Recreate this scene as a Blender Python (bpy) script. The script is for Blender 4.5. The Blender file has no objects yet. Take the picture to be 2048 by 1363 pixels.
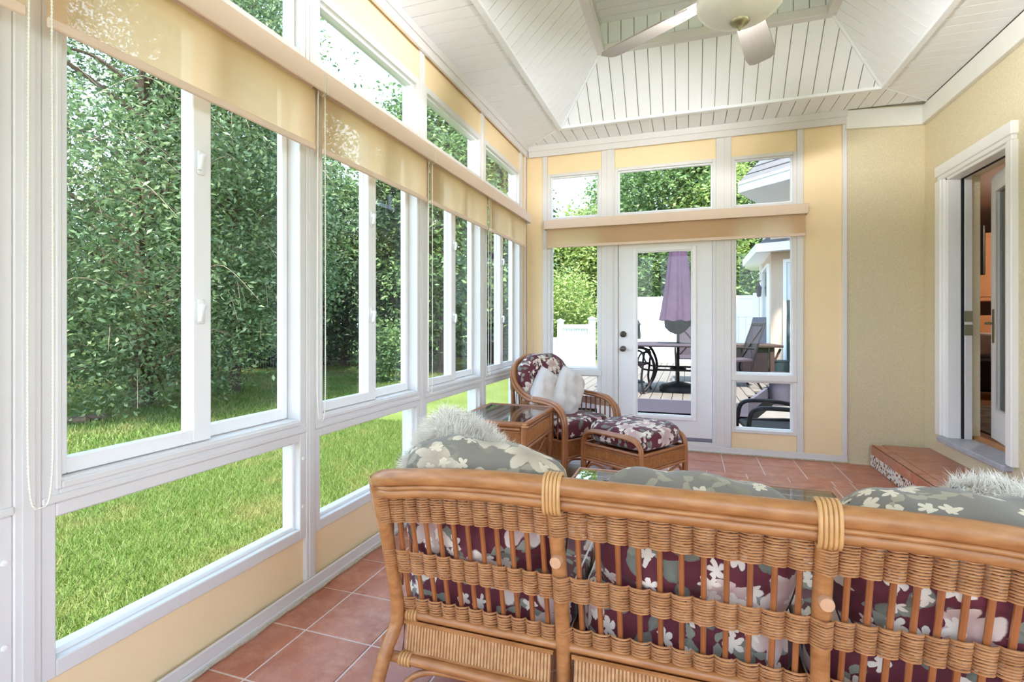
import bpy, bmesh, math, random
import numpy as np
from mathutils import Vector, Matrix

# ------------------------------------------------------------------ camera, sky, sun, exposure
scene = bpy.context.scene
COL = scene.collection
PI = math.pi
FPX = 1030.0
TH = math.atan(353.0 / FPX)
cam_d = bpy.data.cameras.new('camera')
cam = bpy.data.objects.new('camera', cam_d)
COL.objects.link(cam)
cam.location = (0, 0, 1.17)
cam.rotation_euler = (PI / 2, 0, TH)
cam_d.sensor_fit = 'HORIZONTAL'
cam_d.sensor_width = 36
cam_d.lens = 36 * FPX / 2048
cam_d.shift_y = -(681.5 - 646) / 2048
cam_d.clip_start = 0.05
cam_d.clip_end = 400
scene.camera = cam

world = bpy.data.worlds.new('sky')
scene.world = world
world.use_nodes = True
wn = world.node_tree
wn.nodes.clear()
w_out = wn.nodes.new('ShaderNodeOutputWorld')
w_bg = wn.nodes.new('ShaderNodeBackground')
w_tc = wn.nodes.new('ShaderNodeTexCoord')
w_sep = wn.nodes.new('ShaderNodeSeparateXYZ')
w_ramp = wn.nodes.new('ShaderNodeValToRGB')
w_ramp.color_ramp.elements[0].position = 0.0
w_ramp.color_ramp.elements[0].color = (0.84, 0.91, 0.97, 1)
w_ramp.color_ramp.elements[1].position = 0.42
w_ramp.color_ramp.elements[1].color = (0.42, 0.63, 0.95, 1)
wn.links.new(w_tc.outputs['Generated'], w_sep.inputs[0])
wn.links.new(w_sep.outputs['Z'], w_ramp.inputs[0])
wn.links.new(w_ramp.outputs[0], w_bg.inputs['Color'])
wn.links.new(w_bg.outputs[0], w_out.inputs['Surface'])
w_bg.inputs['Strength'].default_value = 0.66

sun_d = bpy.data.lights.new('sun', 'SUN')
sun_d.energy = 1.9
sun_d.angle = math.radians(4)
sun_d.color = (1.0, 0.965, 0.90)
sun = bpy.data.objects.new('sun', sun_d)
COL.objects.link(sun)
sun.rotation_euler = Vector((-0.13, 0.5, -1.0)).to_track_quat('-Z', 'Y').to_euler()

scene.view_settings.view_transform = 'Standard'
scene.view_settings.look = 'None'
scene.view_settings.gamma = 1.0
scene.view_settings.use_curve_mapping = False
scene.view_settings.exposure = 3.2
scene.cycles.use_denoising = True
scene.cycles.max_bounces = 10
scene.cycles.diffuse_bounces = 5
scene.cycles.transparent_max_bounces = 16
scene.cycles.use_adaptive_sampling = True
scene.cycles.adaptive_threshold = 0.04
scene.cycles.caustics_reflective = False
scene.cycles.caustics_refractive = False
scene.cycles.sample_clamp_indirect = 6.0

# ------------------------------------------------------------------ camera ray helpers (pixel of the 2048x1363 frame -> real point)
SN, CS = math.sin(TH), math.cos(TH)
def ray(u, v):
    a = (u - 1024) / FPX
    return Vector((-SN + CS * a, CS + SN * a, (646 - v) / FPX))
def at_depth(u, d):
    r = ray(u, 646)
    return (r.x * d, r.y * d)

# ------------------------------------------------------------------ materials
def lin(c):
    return tuple(((x / 255) / 12.92 if x / 255 <= 0.04045 else ((x / 255 + 0.055) / 1.055) ** 2.4) for x in c) + (1,)

def new_mat(name):
    m = bpy.data.materials.new(name)
    m.use_nodes = True
    nt = m.node_tree
    nt.nodes.clear()
    out = nt.nodes.new('ShaderNodeOutputMaterial')
    return m, nt, out

def nd(nt, typ, **kw):
    n = nt.nodes.new(typ)
    for k, v in kw.items():
        if k.startswith('i_'):
            n.inputs[k[2:]].default_value = v
        else:
            setattr(n, k, v)
    return n

def math_n(nt, op, a, b=None, c=None, clamp=False):
    n = nt.nodes.new('ShaderNodeMath')
    n.operation = op
    n.use_clamp = clamp
    for i, x in enumerate((a, b, c)):
        if x is None:
            continue
        if isinstance(x, (int, float)):
            n.inputs[i].default_value = x
        else:
            nt.links.new(x, n.inputs[i])
    return n.outputs[0]

def mix_col(nt, fac, a, b):
    n = nt.nodes.new('ShaderNodeMix')
    n.data_type = 'RGBA'
    for sock, x in ((n.inputs[0], fac), (n.inputs[6], a), (n.inputs[7], b)):
        if isinstance(x, (int, float, tuple)):
            sock.default_value = x
        else:
            nt.links.new(x, sock)
    return n.outputs[2]

def plain(name, rgb, rough=0.5, metal=0.0, var=0.06, scale=8.0, bump=0.0, bscale=60.0, coat=0.0, stretch=None, rgb2=None, spec=0.5):
    m, nt, out = new_mat(name)
    p = nd(nt, 'ShaderNodeBsdfPrincipled')
    p.inputs['Roughness'].default_value = rough
    p.inputs['Metallic'].default_value = metal
    p.inputs['Coat Weight'].default_value = coat
    p.inputs['Coat Roughness'].default_value = 0.15
    p.inputs['Specular IOR Level'].default_value = spec
    tc = nd(nt, 'ShaderNodeTexCoord')
    vec = tc.outputs['Object']
    if stretch:
        mp = nd(nt, 'ShaderNodeMapping')
        mp.inputs['Scale'].default_value = stretch
        nt.links.new(vec, mp.inputs['Vector'])
        vec = mp.outputs[0]
    nz = nd(nt, 'ShaderNodeTexNoise', i_Scale=scale, i_Detail=4.0)
    nt.links.new(vec, nz.inputs['Vector'])
    c = lin(rgb)
    if rgb2:
        a, b = c, lin(rgb2)
    else:
        a = tuple(min(1, x * (1 - var)) for x in c[:3]) + (1,)
        b = tuple(min(1, x * (1 + var)) for x in c[:3]) + (1,)
    f = math_n(nt, 'MULTIPLY_ADD', nz.outputs['Fac'], 2.2, -0.6, clamp=True)
    nt.links.new(mix_col(nt, f, a, b), p.inputs['Base Color'])
    if bump:
        n2 = nd(nt, 'ShaderNodeTexNoise', i_Scale=bscale, i_Detail=3.0)
        nt.links.new(vec, n2.inputs['Vector'])
        bp = nd(nt, 'ShaderNodeBump', i_Strength=bump, i_Distance=0.004)
        nt.links.new(n2.outputs['Fac'], bp.inputs['Height'])
        nt.links.new(bp.outputs[0], p.inputs['Normal'])
    nt.links.new(p.outputs[0], out.inputs['Surface'])
    return m

def glass_mat(name, tint=(0.97, 0.985, 0.98), base=0.012, amp=0.7):
    m, nt, out = new_mat(name)
    lw = nd(nt, 'ShaderNodeLayerWeight', i_Blend=0.5)
    f5 = math_n(nt, 'POWER', lw.outputs['Facing'], 5.0)
    fac = math_n(nt, 'MULTIPLY_ADD', f5, amp, base, clamp=True)
    t = nd(nt, 'ShaderNodeBsdfTransparent')
    t.inputs['Color'].default_value = tint + (1,)
    g = nd(nt, 'ShaderNodeBsdfGlossy', i_Roughness=0.0)
    g.inputs['Color'].default_value = (1, 1, 1, 1)
    mx = nd(nt, 'ShaderNodeMixShader')
    nt.links.new(fac, mx.inputs[0])
    nt.links.new(t.outputs[0], mx.inputs[1])
    nt.links.new(g.outputs[0], mx.inputs[2])
    nt.links.new(mx.outputs[0], out.inputs['Surface'])
    return m

def shade_mat(name, rgb, transp=0.22):
    m, nt, out = new_mat(name)
    tc = nd(nt, 'ShaderNodeTexCoord')
    nz = nd(nt, 'ShaderNodeTexNoise', i_Scale=300.0, i_Detail=1.0)
    nt.links.new(tc.outputs['Object'], nz.inputs['Vector'])
    c = lin(rgb)
    col = mix_col(nt, nz.outputs['Fac'], tuple(x * 0.93 for x in c[:3]) + (1,), c)
    d = nd(nt, 'ShaderNodeBsdfDiffuse')
    t = nd(nt, 'ShaderNodeBsdfTranslucent')
    nt.links.new(col, d.inputs[0])
    nt.links.new(col, t.inputs[0])
    tr = nd(nt, 'ShaderNodeBsdfTransparent')
    tr.inputs[0].default_value = (1.0, 0.95, 0.86, 1)
    m1 = nd(nt, 'ShaderNodeMixShader')
    m1.inputs[0].default_value = 0.6
    nt.links.new(d.outputs[0], m1.inputs[1])
    nt.links.new(t.outputs[0], m1.inputs[2])
    m2 = nd(nt, 'ShaderNodeMixShader')
    m2.inputs[0].default_value = transp
    nt.links.new(m1.outputs[0], m2.inputs[1])
    nt.links.new(tr.outputs[0], m2.inputs[2])
    nt.links.new(m2.outputs[0], out.inputs['Surface'])
    return m

def leaf_mat(name, cols, gloss=0.35, trans=0.35, patch=None):
    """leaf colour varies from leaf to leaf"""
    m, nt, out = new_mat(name)
    g = nd(nt, 'ShaderNodeNewGeometry')
    rp = nd(nt, 'ShaderNodeValToRGB')
    els = rp.color_ramp.elements
    while len(els) < len(cols):
        els.new(0.5)
    for i, c in enumerate(cols):
        els[i].position = i / (len(cols) - 1)
        els[i].color = lin(c)
    nt.links.new(g.outputs['Random Per Island'], rp.inputs[0])
    p = nd(nt, 'ShaderNodeBsdfPrincipled')
    p.inputs['Roughness'].default_value = gloss
    p.inputs['Specular IOR Level'].default_value = 0.4
    colr = rp.outputs[0]
    if patch:
        tc = nd(nt, 'ShaderNodeTexCoord')
        pz = nd(nt, 'ShaderNodeTexNoise', i_Scale=1.6, i_Detail=5.0, i_Roughness=0.65)
        nt.links.new(tc.outputs['Object'], pz.inputs['Vector'])
        colr = mix_col(nt, math_n(nt, 'MULTIPLY_ADD', pz.outputs['Fac'], 4.0, -1.95, clamp=True), colr, lin(patch))
    nt.links.new(colr, p.inputs['Base Color'])
    t = nd(nt, 'ShaderNodeBsdfTranslucent')
    nt.links.new(colr, t.inputs[0])
    mx = nd(nt, 'ShaderNodeMixShader')
    mx.inputs[0].default_value = trans
    nt.links.new(p.outputs[0], mx.inputs[1])
    nt.links.new(t.outputs[0], mx.inputs[2])
    nt.links.new(mx.outputs[0], out.inputs['Surface'])
    return m

def floral_mat(name, ground, ground2, petal, petal2, leaf, rough=0.75):
    """printed flower cloth: large blooms, small blossoms and leaves, on a UV map in metres"""
    m, nt, out = new_mat(name)
    uv = nd(nt, 'ShaderNodeUVMap')
    uv.uv_map = 'UVMap'
    # slight warp so that no outline is a clean circle
    wz = nd(nt, 'ShaderNodeTexNoise', i_Scale=17.0, i_Detail=3.0)
    nt.links.new(uv.outputs[0], wz.inputs['Vector'])
    vm = nd(nt, 'ShaderNodeVectorMath', operation='MULTIPLY_ADD')
    nt.links.new(wz.outputs['Color'], vm.inputs[0])
    vm.inputs[1].default_value = (0.042, 0.042, 0)
    nt.links.new(uv.outputs[0], vm.inputs[2])
    base_vec = vm.outputs[0]

    def layer(scale, off, petals, R0, prob, lo, sharp=1.0):
        mp = nd(nt, 'ShaderNodeMapping')
        mp.inputs['Scale'].default_value = (scale, scale, 0)
        mp.inputs['Location'].default_value = (off, off * 1.7, 0)
        nt.links.new(base_vec, mp.inputs['Vector'])
        vo = nd(nt, 'ShaderNodeTexVoronoi', voronoi_dimensions='2D', i_Scale=1.0, i_Randomness=0.85)
        nt.links.new(mp.outputs[0], vo.inputs['Vector'])
        sub = nd(nt, 'ShaderNodeVectorMath', operation='SUBTRACT')
        nt.links.new(mp.outputs[0], sub.inputs[0])
        nt.links.new(vo.outputs['Position'], sub.inputs[1])
        sp = nd(nt, 'ShaderNodeSeparateXYZ')
        nt.links.new(sub.outputs[0], sp.inputs[0])
        sc = nd(nt, 'ShaderNodeSeparateXYZ')
        nt.links.new(vo.outputs['Color'], sc.inputs[0])
        ang = math_n(nt, 'ARCTAN2', sp.outputs[1], sp.outputs[0])
        ang = math_n(nt, 'MULTIPLY_ADD', sc.outputs[1], 6.28, ang)
        cs = math_n(nt, 'ABSOLUTE', math_n(nt, 'COSINE', math_n(nt, 'MULTIPLY', ang, petals / 2)))
        if sharp != 1.0:
            cs = math_n(nt, 'POWER', cs, sharp)
        R = math_n(nt, 'MULTIPLY', math_n(nt, 'MULTIPLY_ADD', cs, 1 - lo, lo), R0)
        e = math_n(nt, 'SUBTRACT', R, vo.outputs['Distance'])
        mask = math_n(nt, 'MULTIPLY', e, 26.0, clamp=True)
        pres = math_n(nt, 'LESS_THAN', sc.outputs[0], prob)
        rel = math_n(nt, 'DIVIDE', vo.outputs['Distance'], R0)
        return math_n(nt, 'MULTIPLY', mask, pres), rel, cs

    gz = nd(nt, 'ShaderNodeTexNoise', i_Scale=5.0, i_Detail=3.0)
    nt.links.new(uv.outputs[0], gz.inputs['Vector'])
    col = mix_col(nt, gz.outputs['Fac'], lin(ground), lin(ground2))
    l1, r1, c1 = layer(9.0, 3.3, 2, 0.66, 0.5, 0.02, 3.6)
    col = mix_col(nt, l1, col, mix_col(nt, c1, lin(tuple(int(x * 0.75) for x in leaf)), lin(leaf)))
    l2, r2, c2 = layer(13.0, 8.1, 2, 0.62, 0.4, 0.02, 4.0)
    col = mix_col(nt, l2, col, lin(tuple(min(255, int(x * 1.15)) for x in leaf)))
    f1, q1, k1 = layer(6.2, 1.1, 6, 0.55, 0.52, 0.55)
    inner = mix_col(nt, math_n(nt, 'POWER', q1, 1.4, clamp=True), lin(petal2), lin(petal))
    inner = mix_col(nt, math_n(nt, 'MULTIPLY', math_n(nt, 'SUBTRACT', 1.0, k1), 0.45), inner, lin(petal2))
    col = mix_col(nt, f1, col, inner)
    f2, q2, k2 = layer(19.0, 5.7, 5, 0.5, 0.34, 0.42)
    col = mix_col(nt, f2, col, lin(petal))
    p = nd(nt, 'ShaderNodeBsdfPrincipled')
    p.inputs['Roughness'].default_value = rough
    p.inputs['Sheen Weight'].default_value = 0.15
    nt.links.new(col, p.inputs['Base Color'])
    b1 = nd(nt, 'ShaderNodeTexNoise', i_Scale=9.0, i_Detail=3.0)
    nt.links.new(uv.outputs[0], b1.inputs['Vector'])
    bp = nd(nt, 'ShaderNodeBump', i_Strength=0.5, i_Distance=0.012)
    nt.links.new(b1.outputs['Fac'], bp.inputs['Height'])
    nt.links.new(bp.outputs[0], p.inputs['Normal'])
    nt.links.new(p.outputs[0], out.inputs['Surface'])
    return m

def tile_mat(name):
    m, nt, out = new_mat(name)
    tc = nd(nt, 'ShaderNodeTexCoord')
    oi = nd(nt, 'ShaderNodeObjectInfo')
    vm = nd(nt, 'ShaderNodeVectorMath', operation='MULTIPLY_ADD')
    nt.links.new(oi.outputs['Location'], vm.inputs[0])
    vm.inputs[1].default_value = (1.0, 1.0, 1.0)
    nt.links.new(tc.outputs['Object'], vm.inputs[2])
    n1 = nd(nt, 'ShaderNodeTexNoise', i_Scale=5.0, i_Detail=6.0, i_Roughness=0.62, i_Distortion=0.6)
    n2 = nd(nt, 'ShaderNodeTexNoise', i_Scale=11.0, i_Detail=6.0, i_Roughness=0.72)
    n3 = nd(nt, 'ShaderNodeTexNoise', i_Scale=2.2, i_Detail=2.0)
    for n in (n1, n2, n3):
        nt.links.new(vm.outputs[0], n.inputs['Vector'])
    c = mix_col(nt, math_n(nt, 'MULTIPLY_ADD', n1.outputs['Fac'], 2.4, -0.7, clamp=True), lin((172, 96, 70)), lin((206, 134, 104)))
    c = mix_col(nt, math_n(nt, 'MULTIPLY_ADD', n2.outputs['Fac'], 2.6, -1.2, clamp=True), c, lin((226, 172, 146)))
    c = mix_col(nt, math_n(nt, 'MULTIPLY_ADD', n3.outputs['Fac'], 2.8, -1.3, clamp=True), c, lin((178, 130, 126)))
    c = mix_col(nt, math_n(nt, 'MULTIPLY', oi.outputs['Random'], 0.22), c, lin((168, 92, 66)))
    p = nd(nt, 'ShaderNodeBsdfPrincipled')
    p.inputs['Specular IOR Level'].default_value = 0.55
    nt.links.new(c, p.inputs['Base Color'])
    nt.links.new(math_n(nt, 'MULTIPLY_ADD', n2.outputs['Fac'], 0.2, 0.24), p.inputs['Roughness'])
    bp = nd(nt, 'ShaderNodeBump', i_Strength=0.06, i_Distance=0.003)
    nt.links.new(n1.outputs['Fac'], bp.inputs['Height'])
    nt.links.new(bp.outputs[0], p.inputs['Normal'])
    nt.links.new(p.outputs[0], out.inputs['Surface'])
    return m

def ground_mat(name):
    m, nt, out = new_mat(name)
    tc = nd(nt, 'ShaderNodeTexCoord')
    n1 = nd(nt, 'ShaderNodeTexNoise', i_Scale=0.9, i_Detail=5.0, i_Roughness=0.6)
    n2 = nd(nt, 'ShaderNodeTexNoise', i_Scale=30.0, i_Detail=4.0, i_Roughness=0.7)
    for n in (n1, n2):
        nt.links.new(tc.outputs['Object'], n.inputs['Vector'])
    c = mix_col(nt, math_n(nt, 'MULTIPLY_ADD', n1.outputs['Fac'], 2.6, -0.8, clamp=True), lin((74, 94, 36)), lin((104, 116, 58)))
    c = mix_col(nt, math_n(nt, 'MULTIPLY_ADD', n2.outputs['Fac'], 2.0, -0.8, clamp=True), c, lin((124, 126, 74)))
    p = nd(nt, 'ShaderNodeBsdfPrincipled')
    p.inputs['Roughness'].default_value = 0.9
    p.inputs['Specular IOR Level'].default_value = 0.1
    nt.links.new(c, p.inputs['Base Color'])
    bp = nd(nt, 'ShaderNodeBump', i_Strength=0.8, i_Distance=0.03)
    nt.links.new(n2.outputs['Fac'], bp.inputs['Height'])
    nt.links.new(bp.outputs[0], p.inputs['Normal'])
    nt.links.new(p.outputs[0], out.inputs['Surface'])
    return m

M = {}
M['white'] = plain('white_vinyl', (226, 221, 219), 0.4, var=0.015)
M['white_bright'] = plain('white_gloss_vinyl', (244, 242, 242), 0.35, var=0.01)
M['door_white'] = plain('white_door_paint', (238, 235, 236), 0.4, var=0.015)
M['tan'] = plain('tan_panel', (250, 223, 179), 0.55, var=0.03, scale=3, bump=0.05, bscale=220)
M['plank'] = plain('white_soffit_vinyl', (246, 247, 250), 0.5, var=0.012)
M['groove'] = plain('soffit_groove', (196, 192, 186), 0.7)
M['stucco'] = plain('sand_stucco', (226, 212, 180), 0.9, var=0.10, scale=120, bump=0.9, bscale=150)
M['frieze'] = plain('white_board', (236, 234, 228), 0.5, var=0.02)
M['valance'] = plain('beige_valance', (234, 207, 186), 0.6, var=0.02)
M['shade'] = shade_mat('beige_mesh_shade', (250, 224, 192), 0.34)
M['cord'] = plain('ivory_cord', (236, 230, 214), 0.5)
M['glass'] = glass_mat('window_glass')
M['dark_glass'] = glass_mat('tinted_glass', (0.55, 0.6, 0.58), 0.06, 0.85)
M['tile'] = tile_mat('terracotta_tile')
M['grout'] = plain('grout', (226, 206, 194), 0.9, var=0.06, scale=40)
M['caulk'] = plain('caulk', (196, 182, 160), 0.9, var=0.2, scale=60, bump=0.6)
M['rattan'] = plain('varnished_rattan', (154, 96, 50), 0.38, var=0.25, scale=5, coat=0.25, rgb2=(190, 131, 80), stretch=(3, 10, 10))
M['rattan_dark'] = plain('dark_rattan', (140, 80, 42), 0.4, coat=0.2, rgb2=(172, 104, 58), scale=6)
M['rattan_red'] = plain('reddish_rattan', (146, 88, 50), 0.36, coat=0.3, rgb2=(182, 118, 72), scale=6)
M['weave'] = plain('woven_cane', (170, 114, 70), 0.5, coat=0.1, rgb2=(204, 148, 100), scale=30)
M['reed'] = plain('split_reed', (184, 132, 84), 0.5, rgb2=(212, 164, 116), scale=45)
M['reed_red'] = plain('reddish_reed', (160, 98, 52), 0.5, rgb2=(190, 128, 74), scale=45)
M['peg'] = plain('cut_cane_end', (206, 156, 120), 0.8, var=0.08, scale=60)
M['binding'] = plain('cane_binding', (206, 156, 100), 0.45, var=0.12, scale=30, coat=0.2)
M['floral'] = floral_mat('maroon_floral_cloth', (86, 20, 36), (104, 32, 48), (232, 218, 204), (190, 152, 146), (120, 120, 108))
M['floral_olive'] = floral_mat('olive_floral_cloth', (120, 110, 95), (138, 127, 112), (220, 202, 172), (172, 152, 130), (142, 130, 108))
M['piping'] = plain('pale_piping', (222, 214, 208), 0.7)
M['seam'] = plain('dark_seam', (70, 58, 54), 0.8)
M['pillow'] = plain('white_linen', (214, 203, 198), 0.85, var=0.05, scale=20, bump=0.5, bscale=14)
M['fur'] = plain('grey_white_fur', (236, 226, 212), 0.8, rgb2=(250, 243, 232), scale=25)
M['metal_black'] = plain('black_iron', (34, 33, 36), 0.45, var=0.1, spec=0.15)
M['bronze'] = plain('oil_rubbed_bronze', (88, 80, 74), 0.35, metal=0.8)
M['brass'] = plain('aged_brass', (168, 158, 128), 0.35, metal=0.9)
M['nickel'] = plain('brushed_nickel', (176, 172, 160), 0.35, metal=0.9)
M['bowl'] = plain('alabaster_bowl', (236, 230, 222), 0.3, var=0.06, scale=7, coat=0.3)
M['blade'] = plain('pale_fan_blade', (150, 142, 134), 0.5, var=0.05, scale=10, stretch=(1, 12, 1))

# ------------------------------------------------------------------ mesh helpers
class MB:
    def __init__(self):
        self.v, self.f, self.uv = [], [], None
    def add(self, vs, fs):
        o = len(self.v)
        self.v += [tuple(p) for p in vs]
        self.f += [tuple(i + o for i in f) for f in fs]
        return self
    def box(self, x0, y0, z0, x1, y1, z1):
        x0, x1 = min(x0, x1), max(x0, x1)
        y0, y1 = min(y0, y1), max(y0, y1)
        z0, z1 = min(z0, z1), max(z0, z1)
        return self.add([(x0, y0, z0), (x1, y0, z0), (x1, y1, z0), (x0, y1, z0), (x0, y0, z1), (x1, y0, z1), (x1, y1, z1), (x0, y1, z1)],
                        [(0, 3, 2, 1), (4, 5, 6, 7), (0, 1, 5, 4), (1, 2, 6, 5), (2, 3, 7, 6), (3, 0, 4, 7)])
    def bbox(self, x0, y0, z0, x1, y1, z1, b=0.004):
        """box with chamfered edges"""
        x0, x1 = min(x0, x1), max(x0, x1)
        y0, y1 = min(y0, y1), max(y0, y1)
        z0, z1 = min(z0, z1), max(z0, z1)
        bm = bmesh.new()
        bmesh.ops.create_cube(bm, size=1)
        for p in bm.verts:
            p.co = Vector(((x0 + x1) / 2 + p.co.x * (x1 - x0), (y0 + y1) / 2 + p.co.y * (y1 - y0), (z0 + z1) / 2 + p.co.z * (z1 - z0)))
        b = min(b, 0.45 * min(x1 - x0, y1 - y0, z1 - z0))
        bmesh.ops.bevel(bm, geom=bm.edges[:], offset=b, segments=1, affect='EDGES')
        bm.verts.index_update()
        self.add([p.co[:] for p in bm.verts], [[q.index for q in fc.verts] for fc in bm.faces])
        bm.free()
        return self
    def prism(self, poly, off):
        off = Vector(off)
        n = len(poly)
        vs = [Vector(p) for p in poly] + [Vector(p) + off for p in poly]
        fs = [tuple(range(n))[::-1], tuple(range(n, 2 * n))] + [(i, (i + 1) % n, n + (i + 1) % n, n + i) for i in range(n)]
        return self.add(vs, fs)
    def tube(self, pts, r, n=8, closed=False):
        P = [Vector(p) for p in pts]
        k = len(P)
        R = r if isinstance(r, (list, tuple)) else [r] * k
        T = []
        for i in range(k):
            if closed:
                t = P[(i + 1) % k] - P[i - 1]
            else:
                t = P[min(i + 1, k - 1)] - P[max(i - 1, 0)]
            T.append(t.normalized())
        a = Vector((0, 0, 1)) if abs(T[0].z) < 0.9 else Vector((1, 0, 0))
        u = (a - T[0] * a.dot(T[0])).normalized()
        vs = []
        for i in range(k):
            u = (u - T[i] * u.dot(T[i]))
            u = u.normalized() if u.length > 1e-6 else Vector((1, 0, 0))
            w = T[i].cross(u)
            for j in range(n):
                t = 2 * PI * j / n
                vs.append(P[i] + (u * math.cos(t) + w * math.sin(t)) * R[i])
        fs = []
        for i in range(k if closed else k - 1):
            i2 = (i + 1) % k
            for j in range(n):
                fs.append((i * n + j, i * n + (j + 1) % n, i2 * n + (j + 1) % n, i2 * n + j))
        if not closed:
            fs.append(tuple(range(n))[::-1])
            fs.append(tuple((k - 1) * n + j for j in range(n)))
        return self.add(vs, fs)
    def lathe(self, prof, c=(0, 0, 0), n=20, axis='z', sx=1.0, sy=1.0):
        vs, fs = [], []
        for (r, h) in prof:
            for j in range(n):
                t = 2 * PI * j / n
                a, b = r * math.cos(t) * sx, r * math.sin(t) * sy
                p = (a, b, h) if axis == 'z' else ((a, h, b) if axis == 'y' else (h, a, b))
                vs.append((c[0] + p[0], c[1] + p[1], c[2] + p[2]))
        for i in range(len(prof) - 1):
            for j in range(n):
                fs.append((i * n + j, i * n + (j + 1) % n, (i + 1) * n + (j + 1) % n, (i + 1) * n + j))
        fs.append(tuple(range(n))[::-1])
        fs.append(tuple((len(prof) - 1) * n + j for j in range(n)))
        return self.add(vs, fs)
    def build(self, name, mat, parent=None, smooth=False, kind=None):
        me = bpy.data.meshes.new(name)
        me.from_pydata(self.v, [], self.f)
        if self.uv:
            ul = me.uv_layers.new(name='UVMap')
            for lp in me.loops:
                ul.data[lp.index].uv = self.uv[lp.vertex_index]
        me.materials.append(M[mat] if isinstance(mat, str) else mat)
        if smooth:
            me.polygons.foreach_set('use_smooth', [True] * len(me.polygons))
        bm = bmesh.new()
        bm.from_mesh(me)
        bmesh.ops.recalc_face_normals(bm, faces=bm.faces[:])
        bm.to_mesh(me)
        bm.free()
        if smooth:
            me.set_sharp_from_angle(angle=math.radians(50))
        o = bpy.data.objects.new(name, me)
        COL.objects.link(o)
        if parent is not None:
            o.parent = parent
        if kind:
            o['kind'] = kind
        return o

def tag(o, label, cat, group=None):
    o['label'] = label
    o['category'] = cat
    if group:
        o['group'] = group
    return o
def thing(name, label, cat, loc=(0, 0, 0), rotz=0.0, group=None):
    o = bpy.data.objects.new(name, None)
    o.empty_display_size = 0.1
    COL.objects.link(o)
    o.location = loc
    o.rotation_euler = (0, 0, rotz)
    return tag(o, label, cat, group)
def struct(name, label=None):
    o = bpy.data.objects.new(name, None)
    COL.objects.link(o)
    o['kind'] = 'structure'
    if label:
        o['label'] = label
    return o
def copy_tree(src, parent=None):
    c = src.copy()
    COL.objects.link(c)
    c.parent = parent
    for ch in list(src.children):
        copy_tree(ch, c)
    return c
def smooth_path(ctrl, n=8, closed=False):
    """Catmull-Rom through the control points"""
    P = [Vector(p) for p in ctrl]
    k = len(P)
    out = []
    for i in range(k if closed else k - 1):
        if closed:
            p0, p1, p2, p3 = P[i - 1], P[i], P[(i + 1) % k], P[(i + 2) % k]
        else:
            p0, p1, p2, p3 = P[max(i - 1, 0)], P[i], P[i + 1], P[min(i + 2, k - 1)]
        for j in range(n):
            t = j / n
            out.append(0.5 * ((2 * p1) + (-p0 + p2) * t + (2 * p0 - 5 * p1 + 4 * p2 - p3) * t * t + (-p0 + 3 * p1 - 3 * p2 + p3) * t ** 3))
    if not closed:
        out.append(P[-1])
    return out

# ------------------------------------------------------------------ room dimensions (metres)
XL, XR, YF, YB = -1.56, 1.83, 5.0, -2.25
ZC = 2.95

def wbox(mb, side, a0, a1, d0, d1, z0, z1, b=None):
    """box on a wall: a along the wall, d outwards from the inner face"""
    if side == 'L':
        c = (XL - d1, a0, z0, XL - d0, a1, z1)
    elif side == 'F':
        c = (a0, YF + d0, z0, a1, YF + d1, z1)
    elif side == 'R':
        c = (XR + d0, a0, z0, XR + d1, a1, z1)
    else:
        c = (a0, YB - d1, z0, a1, YB - d0, z1)
    return mb.bbox(*c, b=b) if b else mb.box(*c)
def ring(mb, side, a0, a1, z0, z1, wl, wr, wb, wt, d0, d1, b=0.003):
    wbox(mb, side, a0, a0 + wl, d0, d1, z0, z1, b)
    wbox(mb, side, a1 - wr, a1, d0, d1, z0, z1, b)
    wbox(mb, side, a0 + wl, a1 - wr, d0, d1, z0, z0 + wb, b)
    wbox(mb, side, a0 + wl, a1 - wr, d0, d1, z1 - wt, z1, b)

win_no = [0]
def new_window(label):
    win_no[0] += 1
    return struct('window_%d' % win_no[0], label)
def latch(side, a, z, d, parent):
    mb = MB()
    wbox(mb, side, a - 0.015, a + 0.015, d - 0.010, d, z - 0.042, z + 0.042, 0.008)
    o = mb.build('latch', 'white_bright', parent, True)
    m2 = MB()
    if side == 'L':
        x = XL - d
        m2.tube([(x + 0.008, a - 0.002, z + 0.016), (x + 0.026, a - 0.008, z + 0.018), (x + 0.034, a - 0.022, z + 0.004), (x + 0.032, a - 0.028, z - 0.034)], [0.010, 0.010, 0.009, 0.007], 8)
    m2.build('lever', 'white_bright', o, True)

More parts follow.
